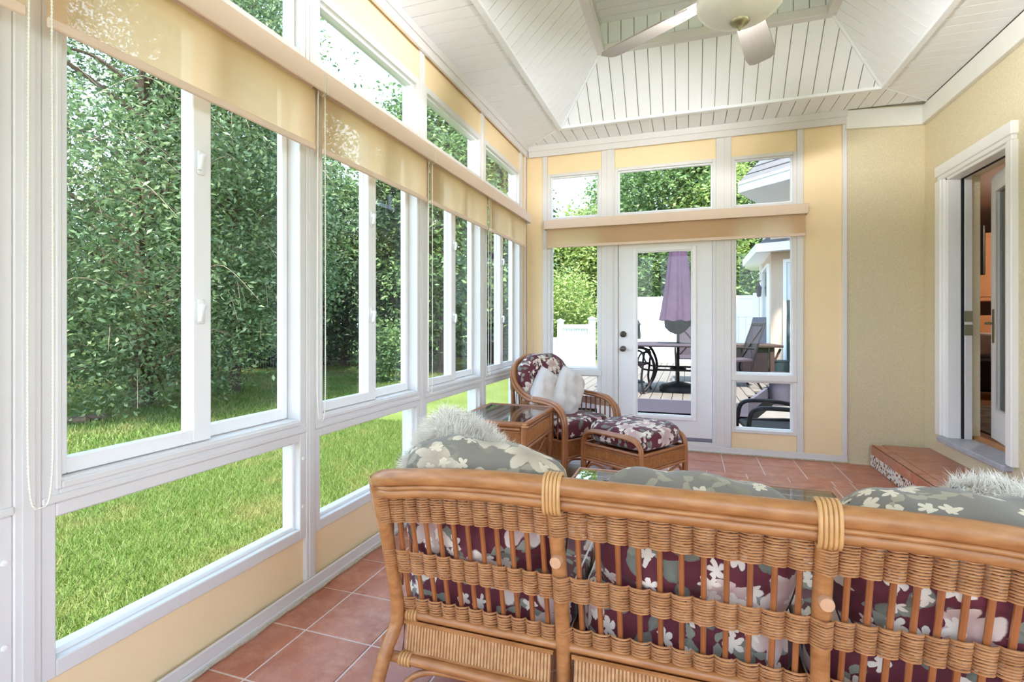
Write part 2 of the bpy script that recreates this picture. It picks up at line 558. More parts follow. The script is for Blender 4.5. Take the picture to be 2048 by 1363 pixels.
def slider_window(a0, a1, label):
    w = new_window(label)
    mb = MB()
    ring(mb, 'L', a0, a1, 0.70, 2.26, 0.042, 0.042, 0.062, 0.05, 0.004, 0.11)
    wbox(mb, 'L', a0 + 0.0, a1, -0.004, 0.02, 0.702, 0.722, 0.003)
    ring(mb, 'L', a0 + 0.03, a1 - 0.03, 0.735, 2.23, 0.014, 0.014, 0.02, 0.02, -0.003, 0.02, 0.003)
    ring(mb, 'L', a0 + 0.042, a1 - 0.042, 0.762, 2.21, 0.012, 0.012, 0.012, 0.012, 0.07, 0.108, 0.002)
    mb.build('frame', 'white', w)
    mid = (a0 + a1) / 2
    s1 = MB()
    ring(s1, 'L', a0 + 0.044, mid + 0.036, 0.764, 2.20, 0.03, 0.07, 0.045, 0.04, 0.028, 0.058)
    o1 = s1.build('sash', 'white_bright', w)
    p1 = MB()
    wbox(p1, 'L', a0 + 0.07, mid - 0.030, 0.040, 0.045, 0.80, 2.165)
    p1.build('pane', 'glass', o1)
    s2 = MB()
    ring(s2, 'L', mid - 0.03, a1 - 0.044, 0.764, 2.20, 0.03, 0.03, 0.045, 0.04, 0.062, 0.092)
    o2 = s2.build('sash', 'white_bright', w)
    p2 = MB()
    wbox(p2, 'L', mid - 0.004, a1 - 0.07, 0.075, 0.080, 0.80, 2.165)
    p2.build('pane', 'glass', o2)
    for z in (1.21, 1.72):
        latch('L', mid - 0.008, z, 0.028, w)
    return w

def fixed_window(side, a0, a1, z0, z1, fw, label, screws=False, fb=None, ft=None, depth=0.05):
    w = new_window(label)
    mb = MB()
    fb = fw if fb is None else fb
    ft = fw if ft is None else ft
    ring(mb, side, a0, a1, z0, z1, fw, fw, fb, ft, 0.004, 0.10)
    mb.build('frame', 'white', w)
    m2 = MB()
    ring(m2, side, a0 + fw - 0.004, a1 - fw + 0.004, z0 + fb - 0.004, z1 - ft + 0.004, 0.018, 0.018, 0.018, 0.014, depth - 0.018, depth + 0.02, 0.003)
    m2.build('glazing_bead', 'white_bright', w)
    p = MB()
    wbox(p, side, a0 + fw, a1 - fw, depth, depth + 0.005, z0 + fb, z1 - ft)
    p.build('pane', 'glass', w)
    if screws and side == 'L':
        for z in (z0 + 0.14, z1 - 0.11):
            s = MB()
            s.lathe([(0.0075, 0.0), (0.0065, 0.003), (0.003, 0.004)], (XL - 0.004, a1 - fw / 2, z), 10, 'x')
            s.build('screw_cap', 'white_bright', w, True)
    return w

# ------------------------------------------------------------------ left wall
wall_left = struct('wall_left', 'long window wall of white posts and tan panels')
posts = [-2.22, -1.205, -0.19, 0.825, 1.845, 2.845, 3.845, 4.845]
HW = 0.029
for i, y in enumerate(posts):
    mb = MB()
    wbox(mb, 'L', y - HW, y + HW, 0.0, 0.13, 0.0, 2.88, 0.003)
    wbox(mb, 'L', y - 0.012, y + 0.012, -0.004, 0.0, 0.07, 2.84)
    mb.build('post', 'white', wall_left)
names = ['in the bay behind the camera', 'in the second bay behind', 'at the left edge of the picture', 'nearest full bay with the first shade', 'second bay from the left',
         'third bay from the left', 'bay nearest the far corner']
for i in range(len(posts) - 1):
    a0, a1 = posts[i] + HW, posts[i + 1] - HW
    mb = MB()
    wbox(mb, 'L', a0, a1, 0.018, 0.10, 0.0, 0.255)
    mb.build('kick_panel', 'tan', wall_left)
    mb = MB()
    wbox(mb, 'L', a0, a1, 0.018, 0.10, 2.655, 2.90)
    mb.build('upper_panel', 'tan', wall_left)
    mb = MB()
    wbox(mb, 'L', a0, a1, 0.0, 0.12, 2.255, 2.30, 0.003)
    mb.build('header_rail', 'white', wall_left)
    fixed_window('L', a0, a1, 0.245, 0.70, 0.034, 'low fixed window ' + names[i], True, 0.045, 0.036)
    slider_window(a0, a1, 'tall sliding window ' + names[i])
    fixed_window('L', a0, a1, 2.30, 2.668, 0.034, 'transom window ' + names[i], False, 0.036, 0.04)
mb = MB()
wbox(mb, 'L', posts[-1] + HW, YF + 0.13, 0.012, 0.13, 0.0, 2.9)
mb.build('corner_panel', 'tan', wall_left)
mb = MB()
wbox(mb, 'L', 4.945, YF - 0.001, -0.004, 0.012, 0.0, 2.86, 0.003)
mb.build('corner_strip', 'white', wall_left)

mb = MB()
wbox(mb, 'L', YB, YF - 0.012, -0.012, 0.0, 0.004, 0.062, 0.003)
wbox(mb, 'L', YB, YF - 0.012, -0.020, -0.012, 0.004, 0.022, 0.003)
mb.build('baseboard_left', 'white')['kind'] = 'structure'
mb = MB()
pts = []
rnd = random.Random(4)
for i in range(180):
    y = YB + (YF - YB) * i / 179
    pts.append((XL + 0.023 + rnd.uniform(-0.002, 0.004), y, 0.006))
mb.tube(pts, [0.006 + rnd.uniform(-0.001, 0.003) for _ in pts], 5)
mb.build('trim_1', 'caulk')['kind'] = 'structure'
mb = MB()
wbox(mb, 'L', YB, YF, -0.022, 0.0, 2.845, 2.955, 0.003)
wbox(mb, 'L', YB, YF, -0.032, -0.022, 2.90, 2.955, 0.003)
wbox(mb, 'L', YB, YF, 0.0, 0.13, 2.88, 3.0)
mb.build('trim_2', 'white')['kind'] = 'structure'

# ------------------------------------------------------------------ far wall
wall_far = struct('wall_far', 'far window wall with white posts, tan panels and a patio door')
def far_part(name, a0, a1, d0, d1, z0, z1, mat, b=0.003):
    mb = MB()
    wbox(mb, 'F', a0, a1, d0, d1, z0, z1, b)
    return mb.build(name, mat, wall_far)
far_part('panel', XL, -1.385, 0.012, 0.12, 0.0, 2.9, 'tan')
far_part('post', -1.39, -1.34, 0.0, 0.13, 0.0, 2.88, 'white')
pz = far_part('post', -0.80, -0.672, 0.0, 0.13, 0.0, 2.88, 'white')
far_part('post', 0.236, 0.362, 0.0, 0.13, 0.0, 2.88, 'white')
for a in (-0.742, 0.306):
    far_part('post_cover', a - 0.004, a + 0.056, -0.006, 0.0, 0.06, 2.86, 'white')
far_part('post', 0.886, 0.936, 0.0, 0.13, 0.0, 2.88, 'white')
far_part('panel', 0.936, 1.226, 0.012, 0.12, 0.0, 2.9, 'tan')
far_part('post', 1.224, 1.258, -0.012, 0.13, 0.0, 2.88, 'white')
for (a0, a1) in ((-1.34, -0.80), (-0.672, 0.236), (0.362, 0.886)):
    far_part('upper_panel', a0, a1, 0.016, 0.11, 2.655, 2.9, 'tan')
    far_part('header_rail', a0, a1, 0.0, 0.12, 2.13, 2.19, 'white')
fixed_window('F', -1.34, -0.80, 2.19, 2.66, 0.03, 'transom over the left sidelight of the patio door')
fixed_window('F', -0.672, 0.236, 2.19, 2.66, 0.03, 'wide transom over the patio door')
fixed_window('F', 0.362, 0.886, 2.19, 2.66, 0.03, 'transom over the right sidelight of the patio door')
fixed_window('F', -1.34, -0.80, 0.70, 2.13, 0.032, 'tall sidelight left of the patio door')
fixed_window('F', 0.362, 0.886, 0.69, 2.13, 0.03, 'tall sidelight right of the patio door')
fixed_window('F', -1.34, -0.80, 0.20, 0.69, 0.032, 'low window under the left sidelight, behind the armchair')
fixed_window('F', 0.362, 0.886, 0.195, 0.68, 0.03, 'low window under the right sidelight')
for (a0, a1) in ((-1.34, -0.80), (0.362, 0.886)):
    far_part('kick_panel', a0, a1, 0.016, 0.11, 0.0, 0.20, 'tan')
    far_part('mid_rail', a0, a1, -0.006, 0.1, 0.66, 0.715, 'white')
mb = MB()
wbox(mb, 'F', XL + 0.02, 1.26, -0.014, 0.0, 0.004, 0.058, 0.003)
wbox(mb, 'F', XL + 0.02, 1.26, -0.022, -0.014, 0.004, 0.02, 0.003)
mb.build('baseboard_far', 'white')['kind'] = 'structure'
mb = MB()
pts = [(XL + 0.03 + (1.24 - XL) * i / 120, YF - 0.026 + rnd.uniform(-0.004, 0.002), 0.005) for i in range(121)]
mb.tube(pts, [0.006 + rnd.uniform(-0.001, 0.003) for _ in pts], 5)
mb.build('trim_3', 'caulk')['kind'] = 'structure'
mb = MB()
wbox(mb, 'F', XL + 0.03, 1.258, -0.022, 0.0, 2.838, 2.955, 0.003)
wbox(mb, 'F', XL + 0.03, 1.258, -0.032, -0.022, 2.895, 2.955, 0.003)
wbox(mb, 'F', XL, 1.258, 0.0, 0.13, 2.88, 3.0)
mb.build('trim_4', 'white')['kind'] = 'structure'

# patio door
door1 = struct('door_1', 'white patio door with a long glass pane')
mb = MB()
wbox(mb, 'F', -0.672, -0.64, 0.0, 0.12, 0.0, 2.13, 0.003)
wbox(mb, 'F', 0.206, 0.236, 0.0, 0.12, 0.0, 2.13, 0.003)
wbox(mb, 'F', -0.64, 0.206, 0.0, 0.12, 2.10, 2.13, 0.003)
wbox(mb, 'F', -0.64, 0.206, 0.0, 0.12, 0.0, 0.085, 0.003)
mb.build('jamb', 'white', door1)
mb = MB()
wbox(mb, 'F', -0.636, -0.465, 0.016, 0.06, 0.118, 2.10)
wbox(mb, 'F', 0.03, 0.202, 0.016, 0.06, 0.118, 2.10)
wbox(mb, 'F', -0.465, 0.03, 0.016, 0.06, 0.118, 0.315)
wbox(mb, 'F', -0.465, 0.03, 0.016, 0.06, 1.845, 2.10)
mb.build('leaf', 'door_white', door1)
mb = MB()
ring(mb, 'F', -0.505, 0.07, 0.272, 1.885, 0.04, 0.04, 0.04, 0.04, 0.002, 0.02, 0.006)
ring(mb, 'F', -0.470, 0.035, 0.307, 1.850, 0.014, 0.014, 0.014, 0.014, 0.008, 0.03, 0.004)
mb.build('glass_frame', 'white_bright', door1)
mb = MB()
wbox(mb, 'F', -0.465, 0.03, 0.034, 0.040, 0.31, 1.85)
mb.build('pane', 'glass', door1)
mb = MB()
wbox(mb, 'F', -0.636, 0.202, 0.012, 0.06, 0.086, 0.116, 0.004)
M['sweep'] = plain('grey_door_sweep', (128, 122, 140), 0.5)
mb.build('sweep', 'sweep', door1)
for z, nm in ((1.065, 'deadbolt'), (0.926, 'knob')):
    mb = MB()
    if nm == 'knob':
        mb.lathe([(0.028, 0.0), (0.028, -0.006), (0.012, -0.01), (0.011, -0.03), (0.022, -0.036), (0.027, -0.048), (0.024, -0.06), (0.010, -0.064)], (-0.592, YF + 0.016, z), 18, 'y')
    else:
        mb.lathe([(0.030, 0.0), (0.030, -0.008), (0.026, -0.014), (0.018, -0.018), (0.006, -0.019)], (-0.592, YF + 0.016, z), 18, 'y')
    o = mb.build(nm, 'bronze', door1, True)
    if nm == 'deadbolt':
        mb = MB()
        mb.bbox(-0.596, YF - 0.024, z - 0.014, -0.588, YF - 0.002, z + 0.014, 0.002)
        mb.build('thumb_turn', 'bronze', o)

# ------------------------------------------------------------------ stucco walls on the right
C0, C1 = Vector((1.256, YF + 0.0, 0)), Vector((XR, 5.085, 0))
wf = MB()
wf.prism([(C0.x, C0.y, -0.1), (C1.x + 0.2, C1.y + 0.03, -0.1), (C1.x + 0.2, C1.y + 0.03, 3.05), (C0.x, C0.y, 3.05)], (0.01, 0.2, 0))
o = wf.build('wall_corner', 'stucco')
o['kind'] = 'structure'
DY0, DY1, DZ0, DZ1 = 3.905, 4.70, 0.315, 2.255
wr = MB()
wr.box(XR, 2.95, -0.1, XR + 0.2, DY0 - 0.0, 3.05)
wr.box(XR, YB, -0.1, XR + 0.2, 2.95, 0.40)
wr.box(XR, YB, 2.60, XR + 0.2, 2.95, 3.05)
wr.box(XR, 0.75, 0.40, XR + 0.2, 1.05, 2.60)
wr.box(XR, YB, 0.40, XR + 0.2, -1.75, 2.60)
wr.box(XR, -0.65, 0.40, XR + 0.2, -0.35, 2.60)
wr.box(XR, DY1, -0.1, XR + 0.2, 5.2, 3.05)
wr.box(XR, DY0, -0.1, XR + 0.2, DY1, DZ0 - 0.02)
wr.box(XR, DY0, DZ1, XR + 0.2, DY1, 3.05)
o = wr.build('wall_right', 'stucco')
o['kind'] = 'structure'
# frieze boards
mb = MB()
dv = (C1 - C0).normalized()
nv = Vector((dv.y, -dv.x, 0))
mb.prism([C0 + nv * 0.03 + Vector((-0.012, 0, 2.795)), C1 + nv * 0.03 + Vector((-0.02, 0, 2.795)), C1 + Vector((0, 0, 2.795)), C0 + Vector((-0.012, 0, 2.795))], (0, 0, 0.15))
mb.prism([C0 + nv * 0.036 + Vector((-0.014, 0, 2.790)), C1 + nv * 0.036 + Vector((-0.02, 0, 2.790)), C1 + Vector((0, 0, 2.790)), C0 + Vector((-0.014, 0, 2.790))], (0, 0, 0.02))
mb.build('trim_5', 'frieze')['kind'] = 'structure'
mb = MB()
mb.bbox(XR - 0.028, YB, 2.795, XR, C1.y - 0.03, 2.945, 0.003)
mb.bbox(XR - 0.036, YB, 2.788, XR, C1.y - 0.036, 2.81, 0.003)
mb.build('trim_6', 'frieze')['kind'] = 'structure'
# house door
door2 = struct('door_2', 'white glazed house door standing ajar above the tiled step')
mb = MB()
for (y0, y1, p) in ((DY1, DY1 + 0.095, 0.024), (DY1 + 0.03, DY1 + 0.115, 0.034), (DY0 - 0.07, DY0, 0.024), (DY0 - 0.085, DY0 - 0.035, 0.034)):
    mb.bbox(XR - p, y0, DZ0 + 0.005, XR + 0.02, y1, DZ1 - 0.001, 0.005)
mb.bbox(XR - 0.0255, DY0 - 0.072, DZ1, XR + 0.019, DY1 + 0.097, DZ1 + 0.09, 0.005)
mb.bbox(XR - 0.0355, DY0 - 0.087, DZ1 + 0.03, XR + 0.018, DY1 + 0.117, DZ1 + 0.11, 0.005)
mb.bbox(XR - 0.01, DY1 - 0.03, DZ0, XR + 0.075, DY1 + 0.01, DZ1, 0.004)
mb.bbox(XR - 0.01, DY0 - 0.01, DZ0, XR + 0.075, DY0 + 0.012, DZ1, 0.004)
mb.bbox(XR - 0.01, DY0, DZ1 - 0.02, XR + 0.075, DY1, DZ1 + 0.01, 0.004)
mb.build('casing', 'white_bright', door2)
M['weather'] = plain('black_weatherstrip', (26, 26, 34), 0.7)
mb = MB()
mb.box(XR + 0.075, DY1 - 0.035, DZ0, XR + 0.09, DY1 + 0.01, DZ1)
mb.box(XR + 0.075, DY0, DZ1 - 0.024, XR + 0.09, DY1, DZ1)
mb.build('weatherstrip', 'weather', door2)
mb = MB()
mb.bbox(XR + 0.09, DY1 - 0.045, DZ0, XR + 0.135, DY1 + 0.01, DZ1, 0.003)
o = mb.build('inner_jamb', 'white', door2)
mb = MB()
for z in (1.12, 1.22):
    mb.box(XR + 0.088, DY1 - 0.047, z - 0.04, XR + 0.136, DY1 - 0.043, z + 0.04)
mb.build('strike_plate', 'brass', o)
mb = MB()
mb.bbox(XR - 0.055, DY0 - 0.03, DZ0 - 0.035, XR + 0.22, DY1 + 0.03, DZ0 + 0.004, 0.006)
M['sill'] = plain('grey_sill', (176, 178, 190), 0.45, var=0.12, scale=20)
mb.build('threshold', 'sill', door2)
mb = MB()
mb.bbox(XR + 0.15, DY0, DZ0, XR + 0.2, DY1, DZ0 + 0.025, 0.004)
M['oak'] = plain('oak_strip', (186, 126, 78), 0.4, var=0.15, scale=6, stretch=(1, 10, 1))
mb.build('saddle', 'oak', door2)
# leaf, hinged on the near side, a little open into the house
hx, hy = XR + 0.10, DY0 + 0.014
ang = math.atan2(0.141, 0.73)
lf = MB()
Lw = 0.742
TZ0, TZ1 = DZ0 + 0.03, DZ1 - 0.03
def leaf_box(mb, a0, a1, t0, t1, z0, z1):
    ca, sa = math.cos(ang), math.sin(ang)
    P = lambda a, t: (hx + a * sa + t * ca, hy + a * ca - t * sa)
    q = [P(a0, t0), P(a1, t0), P(a1, t1), P(a0, t1)]
    mb.prism([(x, y, z0) for x, y in q], (0, 0, z1 - z0))
leaf_box(lf, 0, 0.12, 0, 0.045, TZ0, TZ1)
leaf_box(lf, Lw - 0.12, Lw, 0, 0.045, TZ0, TZ1)
leaf_box(lf, 0.12, Lw - 0.12, 0, 0.045, TZ0, TZ0 + 0.22)
leaf_box(lf, 0.12, Lw - 0.12, 0, 0.045, TZ1 - 0.13, TZ1)
lo = lf.build('leaf', 'door_white', door2)
mb = MB()
for (a0, a1, z0, z1) in ((0.105, 0.125, TZ0 + 0.2, TZ1 - 0.115), (Lw - 0.125, Lw - 0.105, TZ0 + 0.2, TZ1 - 0.115), (0.12, Lw - 0.12, TZ0 + 0.2, TZ0 + 0.22), (0.12, Lw - 0.12, TZ1 - 0.13, TZ1 - 0.115)):
    leaf_box(mb, a0, a1, -0.006, 0.0, z0, z1)
mb.build('bead', 'white', lo)
mb = MB()
leaf_box(mb, 0.12, Lw - 0.12, 0.018, 0.024, TZ0 + 0.22, TZ1 - 0.13)
mb.build('pane', 'dark_glass', lo)
mb = MB()
leaf_box(mb, Lw - 0.085, Lw - 0.045, -0.006, 0.0, 1.03, 1.27)
leaf_box(mb, Lw - 0.002, Lw + 0.003, 0.01, 0.035, 1.03, 1.27)
ho = mb.build('handle_plate', 'brass', lo)
mb = MB()
ca, sa = math.cos(ang), math.sin(ang)
P = lambda a, t, z: (hx + a * sa + t * ca, hy + a * ca - t * sa, z)
mb.tube([P(Lw - 0.065, 0, 1.17), P(Lw - 0.065, -0.045, 1.17), P(Lw - 0.09, -0.05, 1.17), P(Lw - 0.17, -0.045, 1.165)], [0.009, 0.009, 0.008, 0.006], 8)
mb.build('lever', 'brass', lo, True)

# tiled step under the house door
step = thing('tiled_step', 'terracotta tiled step with mosaic riser below the house door', 'step', (1.42, 4.2, 0))
SX0, SY0, SY1, SZ = 0.0, -1.6, 0.755, 0.172
mb = MB()
mb.box(0.012, SY0, 0.0, XR - 1.42, SY1 + 0.06, SZ - 0.008)
mb.build('core', 'grout', step)
ty = SY1
k = 0
edge_me = None
while ty > SY0:
    y0 = max(ty - 0.285, SY0)
    mb = MB()
    mb.bbox(-0.006, y0 + 0.003, SZ - 0.075, 0.010, ty - 0.003, SZ, 0.004)
    mb.bbox(-0.006, y0 + 0.003, SZ - 0.008, 0.075, ty - 0.003, SZ, 0.004)
    mb.build('edge_tile', 'tile', step)
    ty = y0
ty = SY1 + 0.03
while ty > SY0:
    y0 = max(ty - 0.285, SY0)
    mb = MB()
    mb.bbox(0.081, y0 + 0.003, SZ - 0.008, XR - 1.42 - 0.002, ty - 0.003, SZ, 0.003)
    mb.build('tile', 'tile', step)
    ty = y0
MOS = [plain('mosaic_white', (236, 232, 224), 0.25), plain('mosaic_tan', (200, 160, 120), 0.25), plain('mosaic_black', (52, 46, 50), 0.2), plain('mosaic_rust', (156, 92, 66), 0.25)]
mos = [MB() for _ in MOS]
rnd = random.Random(11)
zz = 0.006
while zz < SZ - 0.085:
    y = SY0
    while y < SY1 - 0.01:
        j = rnd.choices(range(4), (0.68, 0.14, 0.10, 0.08))[0]
        mos[j].bbox(-0.004, y + 0.001, zz, 0.012, y + 0.0155, zz + 0.0145, 0.001)
        y += 0.0165
    zz += 0.0155
for mb, mt in zip(mos, MOS):
    mb.build('mosaic', mt, step, kind='stuff')

# ------------------------------------------------------------------ back wall (behind the camera): unseen, glazed like the left one to add daylight
wall_back = struct('wall_back')
for a in (-1.53, -0.70, 0.13, 0.96, 1.79):
    mb = MB()
    wbox(mb, 'B', a - 0.035, a + 0.035, 0.0, 0.12, 0.0, 2.95, 0.003)
    mb.build('post', 'white', wall_back)
mb = MB()
wbox(mb, 'B', XL, XR, 0.02, 0.1, 0.0, 0.25)
mb.build('kick_panel', 'tan', wall_back)
mb = MB()
wbox(mb, 'B', XL, XR, 0.02, 0.1, 2.75, 2.95)
mb.build('upper_panel', 'tan', wall_back)
for a0, a1 in ((-1.495, -0.735), (-0.665, 0.095), (0.165, 0.925), (0.995, 1.755)):
    fixed_window('B', a0, a1, 0.25, 2.75, 0.04, None)
for a0, a1 in ((1.05, 2.0), (2.0, 2.95), (-0.35, 0.75), (-1.75, -0.65)):  # unseen windows added in the right wall to let in more daylight
    fixed_window('R', a0, a1, 0.40, 2.60, 0.04, None)

# ------------------------------------------------------------------ floor with tiles
TP = 0.288
floor = MB()
floor.box(XL - 0.12, YB - 0.1, -0.15, XR + 0.1, YF + 0.12, -0.0022)
floor = floor.build('floor', 'grout')
floor['kind'] = 'structure'
def clip_poly(poly, axis, lo, hi):
    def half(ps, sgn, lim):
        out = []
        for i in range(len(ps)):
            a, b = ps[i], ps[(i + 1) % len(ps)]
            da, db = sgn * (a[axis] - lim), sgn * (b[axis] - lim)
            if da >= 0:
                out.append(a)
            if (da >= 0) != (db >= 0):
                t = da / (da - db)
                out.append(tuple(a[k] + (b[k] - a[k]) * t for k in range(len(a))))
        return out
    p = half(poly, 1, lo)
    return half(p, -1, hi) if p else p
def clip_rect(poly, x0, x1, y0, y1):
    p = clip_poly(poly, 0, x0, x1)
    return clip_poly(p, 1, y0, y1) if len(p) > 2 else p
def area(p):
    return 0.5 * abs(sum(p[i][0] * p[(i + 1) % len(p)][1] - p[(i + 1) % len(p)][0] * p[i][1] for i in range(len(p))))
def floor_tile(poly):
    if len(poly) < 3 or area(poly) < 0.0012:
        return
    cx = sum(p[0] for p in poly) / len(poly)
    cy = sum(p[1] for p in poly) / len(poly)
    q = []
    for (x, y) in poly:                       # joint of 6 mm
        d = math.hypot(x - cx, y - cy)
        q.append((x - cx, y - cy))
    rr = []
    n = len(q)
    # inset polygon by 3 mm
    sa = sum(q[i][0] * q[(i + 1) % n][1] - q[(i + 1) % n][0] * q[i][1] for i in range(n))
    if sa < 0:
        q = q[::-1]
    def inset(q, d):
        res = []
        for i in range(n):
            a, b, c = Vector(q[i - 1]), Vector(q[i]), Vector(q[(i + 1) % n])
            e1, e2 = (b - a), (c - b)
            if e1.length < 1e-6 or e2.length < 1e-6:
                res.append(tuple(b)); continue
            e1.normalize(); e2.normalize()
            n1, n2 = Vector((-e1.y, e1.x)), Vector((-e2.y, e2.x))
            m = n1 + n2
            if m.length < 1e-3:
                res.append(tuple(b)); continue
            m.normalize()
            res.append(tuple(b + m * (d / max(0.35, m.dot(n1)))))
        return res
    lo_, hi_ = inset(q, 0.0035), inset(q, 0.0055)
    mb = MB()
    vs = [(x, y, -0.0065) for x, y in lo_] + [(x, y, -0.002) for x, y in lo_] + [(x, y, 0.0) for x, y in hi_]
    fs = [tuple(range(2 * n, 3 * n))] + [(i, (i + 1) % n, n + (i + 1) % n, n + i) for i in range(n)] + [(n + i, n + (i + 1) % n, 2 * n + (i + 1) % n, 2 * n + i) for i in range(n)]
    mb.add(vs, fs)
    o = mb.build('tile', 'tile', floor)
    o.location = (cx, cy, 0)
FX0, FX1, FY0, FY1 = -0.80, 0.985, 1.75, 4.245      # diagonal field
BX1, BY1 = 1.122, 4.385                              # outer side of the narrow accent strip
ST = 1.418
def rect(x0, x1, y0, y1):
    return [(x0, y0), (x1, y0), (x1, y1), (x0, y1)]
# left border columns
ys = [1.318 + TP * k for k in range(-4, 14)]
cols = [(-1.545, -1.384), (-1.384, -1.092), (-1.092, -0.80)]
for (x0, x1) in cols:
    for y0 in ys:
        y1 = min(y0 + TP, BY1)
        if y0 < BY1 - 0.02:
            floor_tile(rect(x0, x1, y0, y1))
# far border rows
xs = [-1.454 + TP * k for k in range(0, 11)]
for (y0, y1) in ((BY1, 4.675), (4.675, 4.975)):
    for x0 in [-1.742] + xs:
        a, b = max(x0, -1.545), min(x0 + TP, 1.82)
        if b - a > 0.02 and a < ST + 0.3:
            floor_tile(rect(a, b, y0, y1))
# right border column
for y0 in ys:
    y1 = min(y0 + TP, BY1)
    if y0 < BY1 - 0.02:
        floor_tile(rect(BX1, ST + 0.02, y0, y1))
# accent strips
for k in range(0, 9):
    a, b = max(FX0, -0.728 + TP * (k - 1)), min(BX1, -0.728 + TP * k)
    if b - a > 0.02:
        floor_tile(rect(a, b, FY1, BY1))
for y0 in ys:
    y0, y1 = y0 + 0.1, min(y0 + 0.1 + TP, FY1)
    if y1 - y0 > 0.02 and y0 > 0.2:
        floor_tile(rect(FX1, BX1, y0, y1))
# straight tiles near the camera
for y0 in [y for y in ys if y < FY1 and y + TP <= FY0 + 0.01]:
    for k in range(7):
        a, b = -0.80 + TP * k, min(-0.80 + TP * (k + 1), FX1)
        if b - a > 0.02:
            floor_tile(rect(a, b, y0, y0 + TP))
FY0 = max([y + TP for y in ys if y + TP <= 1.76])
# diagonal field
dg = TP
cx0, cy0 = 0.09, 4.245
for i in range(-14, 15):
    for j in range(-14, 15):
        c, s_ = math.cos(PI / 4), math.sin(PI / 4)
        sq = []
        for (du, dv_) in ((0, 0), (1, 0), (1, 1), (0, 1)):
            u_, v_ = (i + du) * dg, (j + dv_) * dg
            sq.append((cx0 + c * u_ - s_ * v_, cy0 + s_ * u_ + c * v_))
        p = clip_rect(sq, FX0, FX1, FY0, FY1)
        if len(p) > 2:
            floor_tile(p)

# ------------------------------------------------------------------ ceiling: soffit, hipped slopes and raised tray of narrow planks
ceiling = MB()
IX0, IX1, IY1 = -1.10, 1.385, 4.585
UX0, UX1, UY1, UZ = -0.68, 0.965, 4.165, 3.345
TZ = 3.585
SXL, SXR, SYF = XL + 0.03, XR - 0.03, YF - 0.03
IY0, UY0, SYB = -1.85, -1.43, YB
bk = 0.014
ceiling.add([(SXL - 0.1, SYB, ZC + bk), (IX0, SYB, ZC + bk), (IX0, IY1, ZC + bk), (SXL - 0.1, SYF + 0.12, ZC + bk)], [(0, 1, 2, 3)])
ceiling.add([(SXR + 0.12, SYB, ZC + bk), (IX1, SYB, ZC + bk), (IX1, IY1, ZC + bk), (SXR + 0.12, SYF + 0.2, ZC + bk)], [(0, 1, 2, 3)])
ceiling.add([(SXL - 0.1, SYF + 0.2, ZC + bk), (IX0, IY1, ZC + bk), (IX1, IY1, ZC + bk), (SXR + 0.12, SYF + 0.2, ZC + bk)], [(0, 1, 2, 3)])
ceiling.add([(IX0, SYB, ZC + bk), (IX1, SYB, ZC + bk), (IX1, IY0, ZC + bk), (IX0, IY0, ZC + bk)], [(0, 1, 2, 3)])
e = 0.012
for q in ([(IX0 - e, IY0, ZC + e), (UX0 - e, UY0, UZ + e), (UX0 - e, UY1, UZ + e), (IX0 - e, IY1, ZC + e)],
          [(IX1 + e, IY0, ZC + e), (UX1 + e, UY0, UZ + e), (UX1 + e, UY1, UZ + e), (IX1 + e, IY1, ZC + e)],
          [(IX0, IY1 + e, ZC + e), (UX0, UY1 + e, UZ + e), (UX1, UY1 + e, UZ + e), (IX1, IY1 + e, ZC + e)],
          [(IX0, IY0 - e, ZC + e), (UX0, UY0 - e, UZ + e), (UX1, UY0 - e, UZ + e), (IX1, IY0 - e, ZC + e)],
          [(UX0 - e, UY0, UZ), (UX0 - e, UY0, TZ + e), (UX0 - e, UY1, TZ + e), (UX0 - e, UY1, UZ)],
          [(UX1 + e, UY0, UZ), (UX1 + e, UY0, TZ + e), (UX1 + e, UY1, TZ + e), (UX1 + e, UY1, UZ)],
          [(UX0, UY1 + e, UZ), (UX0, UY1 + e, TZ + e), (UX1, UY1 + e, TZ + e), (UX1, UY1 + e, UZ)],
          [(UX0, UY0 - e, UZ), (UX0, UY0 - e, TZ + e), (UX1, UY0 - e, TZ + e), (UX1, UY0 - e, UZ)],
          [(UX0 - e, UY0 - e, TZ + e), (UX1 + e, UY0 - e, TZ + e), (UX1 + e, UY1 + e, TZ + e), (UX0 - e, UY1 + e, TZ + e)]):
    ceiling.add(q, [(0, 1, 2, 3)])
# outer roof shell
ceiling.add([(XL - 0.22, YB - 0.4, 3.05), (XR + 0.3, YB - 0.4, 3.05), (XR + 0.3, YF + 0.25, 3.05), (XL - 0.22, YF + 0.25, 3.05),
             (-0.9, -1.7, 3.75), (1.2, -1.7, 3.75), (1.2, 4.4, 3.75), (-0.9, 4.4, 3.75)],
            [(0, 1, 5, 4), (1, 2, 6, 5), (2, 3, 7, 6), (3, 0, 4, 7), (4, 5, 6, 7)])
ceiling.add([(XL - 0.22, YB - 0.4, 3.04), (XL - 0.02, YB - 0.4, 3.04), (XL - 0.02, YF + 0.25, 3.04), (XL - 0.22, YF + 0.25, 3.04)], [(0, 1, 2, 3)])
ceiling.add([(XL - 0.22, YF + 0.02, 3.04), (XR + 0.3, YF + 0.02, 3.04), (XR + 0.3, YF + 0.25, 3.04), (XL - 0.22, YF + 0.25, 3.04)], [(0, 1, 2, 3)])
ceiling = ceiling.build('ceiling', 'groove')
ceiling['kind'] = 'structure'
PP, PG = 0.102, 0.006
plank_cache = {}
